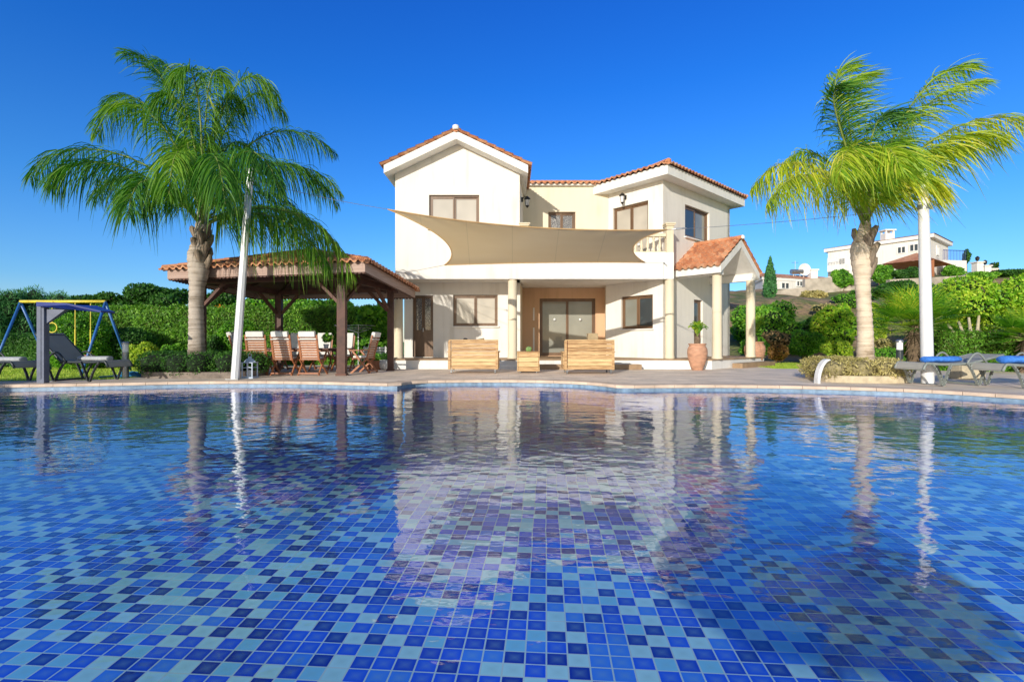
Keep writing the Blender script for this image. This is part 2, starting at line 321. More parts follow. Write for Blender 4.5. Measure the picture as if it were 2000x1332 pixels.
# ------------------------------------------------------------------ object helpers
ORG = {}
def tag(o, label=None, cat=None, group=None, kind=None):
    if label: o['label'] = label
    if cat: o['category'] = cat
    if group: o['group'] = group
    if kind: o['kind'] = kind
    return o
def thing(name, loc, label, cat, group=None):
    o = bpy.data.objects.new(name, None); COL.objects.link(o); o.location = loc; o.empty_display_size = .2
    ORG[o.name] = V(loc); return tag(o, label, cat, group)
class MB:
    def __init__(s): s.v = []; s.f = []; s.m = []
    def add(s, vs, fs, mi=0):
        k = len(s.v); s.v += [tuple(v) for v in vs]; s.f += [tuple(i+k for i in f) for f in fs]; s.m += [mi]*len(fs); return s
    def box(s, c, size, rz=0, mi=0, rot=None):
        hx, hy, hz = size[0]/2, size[1]/2, size[2]/2
        m = rot if rot is not None else Matrix.Rotation(rz, 3, 'Z')
        vs = [V(c)+m@V((a*hx, b*hy, d*hz)) for a in (-1, 1) for b in (-1, 1) for d in (-1, 1)]
        return s.add(vs, [(0, 1, 3, 2), (4, 6, 7, 5), (0, 4, 5, 1), (2, 3, 7, 6), (0, 2, 6, 4), (1, 5, 7, 3)], mi)
    def b2(s, x0, x1, y0, y1, z0, z1, mi=0): return s.box(((x0+x1)/2, (y0+y1)/2, (z0+z1)/2), (x1-x0, y1-y0, z1-z0), 0, mi)
    def beam(s, p0, p1, w, h, mi=0):
        p0, p1 = V(p0), V(p1); d = (p1-p0); ln = d.length; d.normalize()
        up = V((0, 0, 1)) if abs(d.z) < .95 else V((0, 1, 0))
        sd = d.cross(up).normalized(); u = sd.cross(d)
        rot = Matrix((d, sd, u)).transposed()
        return s.box((p0+p1)/2, (ln, w, h), rot=rot, mi=mi)
    def tube(s, pts, r, seg=8, mi=0, cap=True):
        pts = [V(p) for p in pts]; n = len(pts); rr = r if hasattr(r, '__len__') else [r]*n
        k = len(s.v); prev = None
        for i, p in enumerate(pts):
            t = (pts[min(i+1, n-1)]-pts[max(i-1, 0)]).normalized()
            if prev is None:
                a = V((0, 0, 1)) if abs(t.z) < .9 else V((1, 0, 0)); a = (a-t*a.dot(t)).normalized()
            else: a = (prev-t*prev.dot(t)).normalized()
            prev = a; b = t.cross(a)
            for j in range(seg):
                q = 2*math.pi*j/seg; s.v.append(tuple(p+(a*math.cos(q)+b*math.sin(q))*rr[i]))
        for i in range(n-1):
            for j in range(seg):
                s.f.append((k+i*seg+j, k+i*seg+(j+1) % seg, k+(i+1)*seg+(j+1) % seg, k+(i+1)*seg+j)); s.m.append(mi)
        if cap:
            s.f.append(tuple(k+j for j in range(seg))[::-1]); s.m.append(mi)
            s.f.append(tuple(k+(n-1)*seg+j for j in range(seg))); s.m.append(mi)
        return s
    def lathe(s, c, prof, seg=24, mi=0, wob=0):
        k = len(s.v); c = V(c)
        for r, z in prof:
            for j in range(seg):
                q = 2*math.pi*j/seg; s.v.append((c.x+r*math.cos(q), c.y+r*math.sin(q), c.z+z))
        n = len(prof)
        for i in range(n-1):
            for j in range(seg):
                s.f.append((k+i*seg+j, k+i*seg+(j+1) % seg, k+(i+1)*seg+(j+1) % seg, k+(i+1)*seg+j)); s.m.append(mi)
        s.f.append(tuple(k+j for j in range(seg))[::-1]); s.m.append(mi)
        s.f.append(tuple(k+(n-1)*seg+j for j in range(seg))); s.m.append(mi)
        return s
    def prism(s, poly, z0, z1, mi=0):
        n = len(poly); vs = [(p[0], p[1], z0) for p in poly]+[(p[0], p[1], z1) for p in poly]
        tr = tessellate_polygon([[V((p[0], p[1], 0)) for p in poly]])
        fs = [tuple(t) for t in tr]+[tuple(i+n for i in t)[::-1] for t in tr]+[(i, (i+1) % n, (i+1) % n+n, i+n) for i in range(n)]
        return s.add(vs, fs, mi)
    def build(s, name, mat, parent=None, smooth=False, bevel=0, uv=None):
        o0 = V((0, 0, 0)); q = parent
        while q is not None: o0 += V(q.location); q = q.parent
        me = bpy.data.meshes.new(name)
        # top-level meshes get their origin at the middle of their base
        org = V((0, 0, 0))
        if parent is None and s.v:
            a = np.array(s.v); lo = a.min(0); hi = a.max(0); org = V(((lo[0]+hi[0])/2, (lo[1]+hi[1])/2, lo[2]))
        off = o0+org
        me.from_pydata([(v[0]-off.x, v[1]-off.y, v[2]-off.z) for v in s.v], [], s.f)
        for mm in (mat if isinstance(mat, (list, tuple)) else [mat]): me.materials.append(mm)
        me.polygons.foreach_set('material_index', s.m)
        if smooth: me.polygons.foreach_set('use_smooth', [True]*len(me.polygons))
        me.validate(); me.update()
        o = bpy.data.objects.new(name, me); COL.objects.link(o); o.location = org
        if parent is not None: o.parent = parent
        fixnormals(me)
        if bevel:
            bv = o.modifiers.new('bevel', 'BEVEL'); bv.width = bevel; bv.segments = 2; bv.limit_method = 'ANGLE'
        return o
import bmesh
def fixnormals(me):
    if len(me.polygons) > 20000: return
    bm = bmesh.new(); bm.from_mesh(me); bmesh.ops.recalc_face_normals(bm, faces=bm.faces); bm.to_mesh(me); bm.free()

def npmesh(name, verts, faces4, mats, parent=None, mi=None, smooth=False, extra=None):
    """quads from numpy; extra = (verts, faces) pydata merged with material 1"""
    o0 = V((0, 0, 0)); q = parent
    while q is not None: o0 += V(q.location); q = q.parent
    org = V((0, 0, 0))
    if parent is None:
        lo = verts.min(0); hi = verts.max(0); org = V(((lo[0]+hi[0])/2, (lo[1]+hi[1])/2, lo[2]))
    off = np.array(o0+org)
    nf = len(faces4); vs = verts-off; ev = []; ef = []
    mix = np.zeros(nf, dtype=np.int32) if mi is None else mi
    if extra and len(extra[0]):
        ev = np.array(extra[0])-off; ef = extra[1]; vs = np.vstack([vs, ev])
    me = bpy.data.meshes.new(name)
    me.vertices.add(len(vs)); me.vertices.foreach_set('co', vs.astype(np.float32).ravel())
    loops = faces4.ravel().tolist(); starts = list(range(0, nf*4, 4)); k = len(verts)
    for f in ef:
        starts.append(len(loops)); loops += [i+k for i in f]
    me.loops.add(len(loops)); me.loops.foreach_set('vertex_index', loops)
    me.polygons.add(len(starts)); me.polygons.foreach_set('loop_start', starts)
    me.polygons.foreach_set('material_index', np.concatenate([mix, np.ones(len(ef), dtype=np.int32)]).astype(np.int32))
    if smooth: me.polygons.foreach_set('use_smooth', [True]*len(starts))
    for mm in mats: me.materials.append(mm)
    me.update(calc_edges=True); me.validate()
    o = bpy.data.objects.new(name, me); COL.objects.link(o); o.location = org
    if parent is not None: o.parent = parent
    return o
def copy_tree(o, parent=None):
    c = o.copy(); COL.objects.link(c)
    if parent is not None: c.parent = parent
    for ch in list(o.children): copy_tree(ch, c)
    return c

# ------------------------------------------------------------------ leaves
def unit(a): return a/np.maximum(np.linalg.norm(a, axis=1, keepdims=True), 1e-9)
def leafquads(pts, nrm, size, aspect=.5, seed=0, up=.25):
    rng = np.random.default_rng(seed); n = len(pts)
    t = unit(rng.normal(size=(n, 3))+nrm*.6+np.array([0, 0, up]))
    b = unit(np.cross(t, nrm+rng.normal(size=(n, 3))*.5))
    sz = size*rng.uniform(.4, 1.65, (n, 1))
    v = np.empty((n, 4, 3)); v[:, 0] = pts-t*sz*.5; v[:, 2] = pts+t*sz*.5
    v[:, 1] = pts+b*sz*aspect*.5; v[:, 3] = pts-b*sz*aspect*.5
    return v.reshape(-1, 3), np.arange(n*4).reshape(n, 4)
def ico(c, r, sub=2, amp=.15, seed=0):
    bm = bmesh.new(); bmesh.ops.create_icosphere(bm, subdivisions=sub, radius=1)
    vs = []
    for v in bm.verts:
        d = v.co.normalized(); k = 1+amp*noise.noise(d*2.2+V((seed, 0, 0)))
        vs.append((c[0]+d.x*r[0]*k, c[1]+d.y*r[1]*k, c[2]+d.z*r[2]*k))
    fs = [[v.index for v in f.verts] for f in bm.faces]; bm.free(); return vs, fs
def blobs_foliage(name, blobs, n, size, lm, parent=None, seed=0, core=True, aspect=.5, up=.25, coremat=None, shell=.13, zmin=None):
    rng = np.random.default_rng(seed)
    B = np.array(blobs, dtype=float); w = (B[:, 3]*B[:, 5]+B[:, 3]*B[:, 4]+B[:, 4]*B[:, 5]); w /= w.sum()
    idx = rng.choice(len(B), n, p=w); d = unit(rng.normal(size=(n, 3)))
    rr = 1-np.abs(rng.normal(0, shell, (n, 1)))+rng.normal(0, .04, (n, 1))
    pts = B[idx, :3]+d*B[idx, 3:]*rr
    nrm = unit(d/B[idx, 3:])
    # drop leaves deep inside another blob
    keep = np.ones(n, bool)
    for j, b in enumerate(B):
        q = (((pts-b[:3])/b[3:])**2).sum(1); keep &= ~((q < .55) & (idx != j))
    if zmin is not None: keep &= pts[:, 2] > zmin
    pts, nrm = pts[keep], nrm[keep]
    vs, fs = leafquads(pts, nrm, size, aspect, seed, up)
    ev, ef = [], []
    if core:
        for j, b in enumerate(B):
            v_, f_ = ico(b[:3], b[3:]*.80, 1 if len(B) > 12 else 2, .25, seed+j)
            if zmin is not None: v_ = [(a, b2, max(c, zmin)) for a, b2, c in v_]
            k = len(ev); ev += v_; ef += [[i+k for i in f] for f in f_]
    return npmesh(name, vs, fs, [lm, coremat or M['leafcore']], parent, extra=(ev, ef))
def lumpy(cx, cy, cz, rx, ry, rz, K, seed, f=.42):
    r = random.Random(seed); out = [(cx, cy, cz, rx*.72, ry*.72, rz*.72)]
    for i in range(K):
        a = r.uniform(0, 2*math.pi); e = r.uniform(-.5, 1.0); k = r.uniform(.5, .78); s = f*r.uniform(.65, 1.15)
        out.append((cx+rx*k*math.cos(a)*math.cos(e), cy+ry*k*math.sin(a)*math.cos(e), cz+rz*k*math.sin(e), rx*s, ry*s, rz*s*.9))
    return out
def shrub(name, x0, x1, ytop, Y, zb, label, cat, lm, K=9, n=9000, size=.09, depth=None, group=None, seed=1, stems=True, **kw):
    """bush filling pixels x0..x1 of the photograph up to ytop, standing at distance Y on height zb"""
    X0, X1 = PX(x0, Y), PX(x1, Y); zt = PZ(ytop, Y); cx = (X0+X1)/2; rx = (X1-X0)/2; h = zt-zb; ry = depth or max(rx*.8, .4)
    t = thing(name, (cx, Y, zb), label, cat, group)
    cz = zb+h*.52; rz = h*.5
    f = blobs_foliage('foliage', lumpy(cx, Y, cz, rx, ry, rz, K, seed), n, size, M['leaf_'+lm], t, seed, zmin=zb-.02, **kw)
    if stems:
        mb = MB(); r = random.Random(seed)
        for i in range(5):
            a = r.uniform(0, 6.28); mb.tube([(cx+.1*math.cos(a)*rx, Y+.1*math.sin(a)*ry, zb-.1), (cx+.4*rx*math.cos(a), Y+.4*ry*math.sin(a), zb+h*.5)], [.04, .02], 6)
        mb.build('stem', M['bark'], t)
    return t
def clipped_box(name, pts2d, w, z0, z1, label, lm, n, size, seed=0, rounded=.25, core=None):
    """clipped hedge following a polyline"""
    rng = np.random.default_rng(seed); allv = []; alln = []; ev = []; ef = []
    segs = [(V(pts2d[i]), V(pts2d[i+1])) for i in range(len(pts2d)-1)]; tot = sum((b-a).length for a, b in segs); h = z1-z0
    for a, b in segs:
        d = b-a; ln = d.length; d.normalize(); nn = V((-d.y, d.x)); m = int(n*ln/tot)
        per = 2*h+w; u = rng.uniform(0, ln, m); s = rng.uniform(0, per, m)
        side = np.where(s < h, -1, np.where(s < h+w, 0, 1)); zz = np.where(s < h, s, np.where(s < h+w, h, per-s)); oo = np.where(s < h, -w/2, np.where(s < h+w, s-h-w/2, w/2))
        j = rng.normal(0, .05, m)
        lump = np.array([noise.noise(V((u_*1.1, o_*2, z_*1.4))) for u_, o_, z_ in zip(u, oo, zz)])*.13
        nx = np.where(side == 0, 0, side); nz = np.where(side == 0, 1, 0.15)
        # rounded shoulders
        tt = np.clip((zz-(h-rounded))/rounded, 0, 1); oo = oo*(1-.18*tt*np.abs(nx)); 
        oo = oo+nx*(j+lump); zz = zz+np.where(side == 0, j+lump, 0)
        pts = np.stack([a.x+d.x*u+nn.x*oo, a.y+d.y*u+nn.y*oo, z0+zz], 1); nr = np.stack([nn.x*nx, nn.y*nx, nz], 1)
        allv.append(pts); alln.append(unit(nr+1e-6))
        for ee, q_, sg in ((a, 0, -1), (b, 1, 1)):      # leaves on the two ends as well
            me_ = max(200, int(m*w*h/(per*ln))); uu = rng.uniform(-w/2, w/2, me_); z_ = rng.uniform(0, h, me_)
            allv.append(np.stack([ee.x+nn.x*uu+d.x*sg*(.04+rng.normal(0, .04, me_)), ee.y+nn.y*uu+d.y*sg*.04, z0+z_], 1)); alln.append(np.tile([d.x*sg, d.y*sg, .1], (me_, 1)))
        c = w/2-.1; k = len(ev); aa, bb = a-d*(-.03), b-d*.03
        for z_ in (z0, z1-.1):
            for q, o in ((aa, -c), (aa, c), (bb, c), (bb, -c)): ev.append((q.x+nn.x*o, q.y+nn.y*o, z_))
        ef += [[k+i for i in f] for f in ((0, 1, 2, 3), (4, 5, 6, 7), (0, 1, 5, 4), (1, 2, 6, 5), (2, 3, 7, 6), (3, 0, 4, 7))]
    pts = np.vstack(allv); nr = np.vstack(alln)
    vs, fs = leafquads(pts, nr, size, .45, seed, .3)
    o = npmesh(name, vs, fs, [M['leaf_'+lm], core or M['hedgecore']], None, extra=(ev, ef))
    return tag(o, label, 'hedge')

# ------------------------------------------------------------------ roof tiles
def tile_roof(mb, O, e, s, H, xl, xr, w=.235, row=.33, A=.045, thick=.05):
    O, e, s = V(O), V(e).normalized(), V(s).normalized(); n = e.cross(s).normalized()
    if n.z < 0: n = -n
    nr = max(1, int(math.ceil(H/row))); step = w/8
    for i in range(nr):
        v0, v1 = i*row-(.05 if i == 0 else 0), min((i+1)*row+.02, H)
        a0, a1 = xl(max(v0, 0)), xl(v1); b0, b1 = xr(max(v0, 0)), xr(v1)
        lo, hi = min(a0, a1), max(b0, b1)
        if b1-a1 < .02 and b0-a0 < .02: continue
        ks = np.arange(math.floor(lo/step), math.ceil(hi/step)+1)
        k = len(mb.v); cnt = 0
        for q in ks:
            x = q*step
            for (v, lift, a, b) in ((v0, -thick+.055, a0, b0), (v0, .055, a0, b0), (v1, .012, a1, b1)):
                xx = min(max(x, a), b); ph = math.cos(2*math.pi*xx/w); hh = A*(ph if ph > -.55 else -.55-(ph+.55)*.0)
                p = O+e*xx+s*v+n*(hh+lift); mb.v.append(tuple(p))
            cnt += 1
        for c in range(cnt-1):
            p = k+c*3
            mb.f.append((p, p+3, p+4, p+1)); mb.f.append((p+1, p+4, p+5, p+2)); mb.m += [0, 0]
def ridge_caps(mb, p0, p1, r=.10, step=.36):
    p0, p1 = V(p0), V(p1); ln = (p1-p0).length; n = max(1, int(ln/step)); d = (p1-p0)/n
    for i in range(n):
        a = p0+d*i; b = a+d*1.06
        mb.tube([a, b], [r*1.08, r*.9], 8)

# ------------------------------------------------------------------ walls with openings
def wall(A, B, z0, z1, openings=(), th=.2, inward=1):
    """outer face runs A->B (2D); openings (u0,u1,z0,z1) in metres; inward normal to the left of A->B times inward"""
    A, B = V(A), V(B); d = (B-A); ln = d.length; d.normalize(); n = V((-d.y, d.x))*inward
    mb = MB()
    us = sorted(set([0, ln]+[o[0] for o in openings]+[o[1] for o in openings])); zs = sorted(set([z0, z1]+[o[2] for o in openings]+[o[3] for o in openings]))
    def pt(u, z, off): p = A+d*u+n*off; return (p.x, p.y, z)
    for i in range(len(us)-1):
        for j in range(len(zs)-1):
            uc, zc = (us[i]+us[i+1])/2, (zs[j]+zs[j+1])/2
            if any(o[0] < uc < o[1] and o[2] < zc < o[3] for o in openings): continue
            for off in (0, th):
                mb.add([pt(us[i], zs[j], off), pt(us[i+1], zs[j], off), pt(us[i+1], zs[j+1], off), pt(us[i], zs[j+1], off)], [(0, 1, 2, 3)])
    def reveal(u0, u1, a, b):
        mb.add([pt(u0, a, 0), pt(u1, b, 0), pt(u1, b, th), pt(u0, a, th)], [(0, 1, 2, 3)])
    for o in list(openings)+[(0, ln, z0, z1)]:
        reveal(o[0], o[1], o[2], o[2]); reveal(o[0], o[1], o[3], o[3]); reveal(o[0], o[0], o[2], o[3]); reveal(o[1], o[1], o[2], o[3])
    return mb
def wframe(A, B, inward=1):
    A, B = V(A), V(B); d = (B-A).normalized(); n = V((-d.y, d.x))*inward
    def f(u, z, off): p = A+d*u+n*off; return V((p.x, p.y, z))
    f.d = d; f.n = n; f.ang = math.atan2(d.y, d.x); f.A = A; f.len = (B-A).length
    return f
def u_at(A, B, x):
    """wall coordinate where the photo column x meets the wall line, and the distance there"""
    A, B = V(A), V(B); d = (B-A).normalized(); k = (x-1000)/F
    t = (k*A.y-A.x)/(d.x-k*d.y); return t, A.y+d.y*t
def opening(A, B, xa, xb, ytop, ybot, xref=None):
    ua, Ya = u_at(A, B, xa); ub, Yb = u_at(A, B, xb)
    Yr = Ya if xref is None else u_at(A, B, xref)[1]
    return (min(ua, ub), max(ua, ub), PZ(ybot, Yr), PZ(ytop, Yr))
def window(f, o, parent, panes, mat_pane, name='window', depth=.13, fw=.06, sill=True, mats=None, handle=False):
    u0, u1, z0, z1 = o; mb = MB(); w = (u1-u0)
    def bar(ua, ub, za, zb, off, th):
        c = f((ua+ub)/2, (za+zb)/2, off); mb.box(c, (ub-ua, th, zb-za), f.ang)
    # outer frame
    bar(u0, u0+fw, z0, z1, depth, .08); bar(u1-fw, u1, z0, z1, depth, .08); bar(u0+fw, u1-fw, z1-fw, z1, depth, .08); bar(u0+fw, u1-fw, z0, z0+fw, depth, .08)
    iw = (w-2*fw)/panes
    for i in range(panes):
        a = u0+fw+i*iw; b = a+iw; off = depth+(.03 if i % 2 else -.005); s = .055
        bar(a, a+s, z0+fw, z1-fw, off, .045); bar(b-s, b, z0+fw, z1-fw, off, .045); bar(a+s, b-s, z1-fw-s, z1-fw, off, .045); bar(a+s, b-s, z0+fw, z0+fw+s, off, .045)
    fr = mb.build(name, M['alu'], parent)
    for i in range(panes):
        a = u0+fw+i*iw+.05; b = a+iw-.10; off = depth+(.035 if i % 2 else .0)
        g = MB(); g.box(f((a+b)/2, (z0+z1)/2, off), (b-a, .012, z1-z0-2*fw-.1), f.ang)
        g.build('pane', (mats[i] if mats else mat_pane), fr)
    if sill:
        g = MB(); g.box(f((u0+u1)/2, z0-.025, -.02), (w+.1, .12, .045), f.ang); g.build('sill', M['trim'], fr)
    return fr
def wall_lamp(p, out, parent):
    p = V(p); out = V(out).normalized(); mb = MB()
    mb.box(p+out*.02, (.09, .09, .16), math.atan2(out.y, out.x))
    q = p+out*.22; mb.tube([p+V((0, 0, -.02)), p+out*.1+V((0, 0, .1)), q+V((0, 0, .12))], .016, 6)
    mb.lathe(q, [(.02, .13), (.10, .06), (.13, .02), (.10, .0)], 8)
    mb.lathe(q, [(.06, -.24), (.075, -.23), (.05, -.26), (.01, -.31)], 8)
    for k in range(4):
        a = k*math.pi/2+.4; mb.tube([q+V((.1*math.cos(a), .1*math.sin(a), .0)), q+V((.065*math.cos(a), .065*math.sin(a), -.24))], .009, 5)
    l = mb.build('wall_lamp', M['black'], parent)
    g = MB(); g.lathe(q, [(.055, -.22), (.085, -.01)], 8); g.build('lamp_glass', M['lampglass'], l)

# ================================================================== SETTING
def catmull(pts, sub=6):
    out = []; n = len(pts)
    for i in range(n-1):
        p0, p1, p2, p3 = pts[max(i-1, 0)], pts[i], pts[i+1], pts[min(i+2, n-1)]
        for k in range(sub):
            t = k/sub
            out.append(tuple(.5*((2*p1[a])+(-p0[a]+p2[a])*t+(2*p0[a]-5*p1[a]+4*p2[a]-p3[a])*t*t+(-p0[a]+3*p1[a]-3*p2[a]+p3[a])*t**3) for a in (0, 1)))
    out.append(tuple(pts[-1])); return out
far_left = catmull([(-14.8, 6.5), (-14.2, 9.2), (-12.8, 10.35), (-11.3, 10.86), (-9.4, 11.3), (-7.8, 11.75), (-6.2, 11.9), (-4.63, 11.7), (-2.62, 11.2)])
niche = catmull([(-2.62, 11.2), (-2.5, 11.75), (-2.1, 12.07), (-1, 12.25), (.2, 12.22), (1.3, 11.9), (2.0, 11.35), (2.34, 10.72)])
right = catmull([(2.34, 10.72), (3.6, 10.84), (4.8, 10.84), (5.7, 10.72), (7.04, 10.36), (8.0, 9.93), (8.5, 9.5), (9.15, 8.65), (9.9, 7.3), (10.3, 5.5), (10, 3), (9, .6), (7, -1.1), (0, -1.3), (-7, -1.3), (-12, -.4), (-14.5, 3), (-14.8, 6.5)])
outline = far_left[:-1]+niche[:-1]+right[:-1]
def offset(poly, d):
    n = len(poly); out = []
    for i in range(n):
        a, b, c = V(poly[i-1]), V(poly[i]), V(poly[(i+1) % n])
        t1, t2 = (b-a).normalized(), (c-b).normalized(); n1, n2 = V((-t1.y, t1.x)), V((-t2.y, t2.x))
        m = (n1+n2); m = m.normalized() if m.length > 1e-5 else n1; k = 1/max(.5, m.dot(n1)); out.append(tuple(b+m*d*k))
    return out
area = sum(outline[i][0]*outline[(i+1) % len(outline)][1]-outline[(i+1) % len(outline)][0]*outline[i][1] for i in range(len(outline)))
SG = 1 if area < 0 else -1           # left normal points outward when clockwise
def sheet(name, outer, hole, z, mat, kind='structure'):
    polys = [[V((p[0], p[1], 0)) for p in outer]]+([[V((p[0], p[1], 0)) for p in hole]] if hole else [])
    tr = tessellate_polygon(polys); pts = [p for q in polys for p in q]
    def up(t): a, b, c = (pts[i] for i in t); return tuple(t) if (b-a).cross(c-a).z > 0 else tuple(t)[::-1]
    mb = MB(); mb.add([(p.x, p.y, z) for p in pts], [up(t) for t in tr])
    o = mb.build(name, mat)
    if o.data.polygons[0].normal.z < 0: o.data.flip_normals()
    return tag(o, kind=kind)
deck_outer = [(-18, -5), (-18, 8.6), (-13.2, 11.6), (-11.2, 12.15), (-10.2, 12.5), (-10.0, 19.6), (-4.1, 20.5), (3, 20.5), (9.9, 20.2), (9.2, 17.35), (11.5, 17.1), (17, 15), (19, 12), (19, -5)]
sheet('lawn', [(-400, -60), (-400, 500), (500, 500), (500, -60)], offset(outline, SG*.15), ZD-.03, M['lawn'])
sheet('pool_deck', deck_outer, offset(outline, SG*.30), ZD, M['deck'])
wo = offset(outline, SG*.03); wm = MB(); wm.prism(wo, -1.4, 0.0); w = tag(wm.build('pool_water', M['water']), kind='structure')
# coping stones, one after the other round the pool edge
def resample(poly, step):
    pts = [V(p) for p in poly]+[V(poly[0])]; out = []; acc = 0
    for i in range(len(pts)-1):
        seg = pts[i+1]-pts[i]; l = seg.length; t = step-acc if acc else 0
        while t < l: out.append((pts[i]+seg*(t/l))); t += step
        acc = l-(t-step)
    return [tuple(p) for p in out]
def band(name, poly, d0, d1, z0, z1, mat, gap=0, nose=True):
    a = offset(poly, SG*d0); b = offset(poly, SG*d1); n = len(poly); mb = MB()
    for i in range(n):
        j = (i+1) % n
        A0, A1, B0, B1 = V(a[i]), V(a[j]), V(b[i]), V(b[j])
        if gap:
            e = (A1-A0).normalized()*gap*.5; A0 += e; A1 -= e; B0 += e; B1 -= e
        r = .012 if nose else 0
        i0, i1 = A0+(B0-A0).normalized()*r, A1+(B1-A1).normalized()*r
        vs = [(A0.x, A0.y, z0), (A1.x, A1.y, z0), (A1.x, A1.y, z1-r), (A0.x, A0.y, z1-r), (i0.x, i0.y, z1), (i1.x, i1.y, z1), (B0.x, B0.y, z1), (B1.x, B1.y, z1), (B0.x, B0.y, z0), (B1.x, B1.y, z0)]
        mb.add(vs, [(0, 1, 2, 3), (3, 2, 5, 4), (4, 5, 7, 6), (6, 7, 9, 8), (0, 8, 9, 1), (0, 3, 4, 6, 8), (1, 9, 7, 5, 2)])
    return tag(mb.build(name, mat), kind='structure')
band('pool_coping', resample(outline, .45), -.035, .325, ZD-.058, ZD+.008, M['coping'], .007)
band('waterline_band', outline, -.006, .10, -.03, ZD-.059, M['bandtile'], 0, False)
# basin: sloping mosaic floor and walls
def floor_z(x, y): return -.75-.04*3+.04*min(max(y, -2), 13)
mb = MB(); n = len(outline)
pts = [V((p[0], p[1], 0)) for p in outline]; tr = tessellate_polygon([pts])
nx, ny = 60, 40
me = bpy.data.meshes.new('pool_floor')
vv = [(-16+x*27/nx, -2+y*15/ny) for y in range(ny+1) for x in range(nx+1)]
fv = [(x, y, floor_z(x, y)) for x, y in vv]
ff = [(y*(nx+1)+x, y*(nx+1)+x+1, (y+1)*(nx+1)+x+1, (y+1)*(nx+1)+x) for y in range(ny) for x in range(nx)]
me.from_pydata(fv, [], ff); uv = me.uv_layers.new(name='UVMap')
for l in me.loops: uv.data[l.index].uv = fv[l.vertex_index][:2]
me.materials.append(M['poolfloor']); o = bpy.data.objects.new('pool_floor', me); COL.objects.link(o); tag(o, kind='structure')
me = bpy.data.meshes.new('pool_wall'); vs = []; fs = []; uvs = []; acc = 0
for i in range(n):
    a, b = V(outline[i]), V(outline[(i+1) % n]); l = (b-a).length; k = len(vs)
    vs += [(a.x, a.y, -1.1), (b.x, b.y, -1.1), (b.x, b.y, -.03), (a.x, a.y, -.03)]; fs.append((k, k+1, k+2, k+3)); uvs += [(acc, -1.1), (acc+l, -1.1), (acc+l, -.03), (acc, -.03)]; acc += l
me.from_pydata(vs, [], fs); uv = me.uv_layers.new(name='UVMap')
for l in me.loops: uv.data[l.index].uv = uvs[l.vertex_index]
me.materials.append(M['poolwall']); o = bpy.data.objects.new('pool_wall', me); COL.objects.link(o); tag(o, kind='structure')

# terrace
r2 = V((.745, .668)); n2 = V((.668, -.745)); r2.normalize(); n2.normalize()
K = V((6.85, 16.85)); K2 = K+r2*4.45
terr = [(-4.38, 17.08), (4.45, 17.08), tuple(K), tuple(K2), tuple(K2-n2*2.6), (9.5, 21.4), (3.2, 20.6), (-4.38, 20.6)]
mb = MB(); mb.prism(terr, ZD-.2, ZP-.035); tag(mb.build('terrace_base', M['base']), kind='structure')
terr2 = [(-4.42, 17.04), (4.46, 17.04), tuple(K+V((-.0, -.05))), tuple(K2+n2*.05+r2*.04), tuple(K2-n2*2.6+r2*.04), (9.5, 21.44), (3.2, 20.64), (-4.42, 20.64)]
mb = MB(); mb.prism(terr2, ZP-.035, ZP); tag(mb.build('terrace_floor', M['step']), kind='structure')
mb = MB(); mb.b2(.75, 4.4, 16.66, 17.03, ZD-.05, ZD+.172); mb.build('s', M['step'])
bpy.data.objects['s'].name = 'terrace_step'; tag(bpy.data.objects['terrace_step'], kind='structure')
sa, sb = K+r2*1.45, K+r2*4.45
mb = MB(); mb.prism([tuple(sa+n2*.06), tuple(sa+n2*.42), tuple(sb+n2*.42), tuple(sb+n2*.06)], ZD-.05, ZD+.17)
o = mb.build('porch_step', M['step']); tag(o, kind='structure')

# hillside on the right, behind the garden
def sm(t): t = min(max(t, 0), 1); return t*t*(3-2*t)
def hillz(x, y):
    m = sm((x-7)/7); a = sm((y-24)/12)*3.9+sm((y-36)/24)*(2.9+min(max((x-30)/25, 0), 1)*2.4)-sm((y-95)/80)*6
    nz = noise.noise(V((x*.22, y*.22, 0)))*.45+noise.noise(V((x*.7, y*.7, 3)))*.16
    return ZD-.5+m*(a+.55+nz*sm((y-23)/5))
vs = []; fs = []; nx, ny = 150, 110
for j in range(ny+1):
    y = 22+(j/ny)**1.7*180
    for i in range(nx+1):
        x = 6+(i/nx)**1.5*220; vs.append((x, y, hillz(x, y)))
fs = [(j*(nx+1)+i, j*(nx+1)+i+1, (j+1)*(nx+1)+i+1, (j+1)*(nx+1)+i) for j in range(ny) for i in range(nx)]
mb = MB(); mb.v = vs; mb.f = fs; mb.m = [0]*len(fs); tag(mb.build('hillside', M['hill'], smooth=True), kind='structure')
def hz(x, y): return max(hillz(x, y), ZD-.03)

# ================================================================== VILLA
VW = 17.3
villa = thing('villa', (0, 19, ZP), 'two storey white villa with red tiled roofs, balcony and columned terrace facing the pool', 'villa')
XL, XR = -4.11, .27
# upper gabled block
f = wframe((XL, VW), (XR, VW)); A, B = (XL, VW), (XR, VW)
ow = opening(A, B, 838, 936, 381, 447)
wall(A, B, PZ(545, VW), 6.96, [ow]).build('wall', M['white'], villa)
window(f, ow, villa, 2, M['blind'])
RX = (XL+XR)/2; SL = .475; HA = 6.96+(XR-RX)*SL
mb = MB(); mb.add([(XL, VW, 6.96), (XR, VW, 6.96), (RX, VW, HA), (XL, VW+.2, 6.96), (XR, VW+.2, 6.96), (RX, VW+.2, HA)], [(0, 1, 2), (5, 4, 3), (0, 3, 4, 1), (1, 4, 5, 2), (2, 5, 3, 0)])
mb.build('gable', M['white'], villa)
ZB = PZ(545, VW)
wall((XL, 24), (XL, VW+.2), ZB, 6.96).build('wall', M['white'], villa)
wall((XR, VW+.2), (.44, 19.5), ZB+.03, 6.96).build('wall', M['white'], villa)
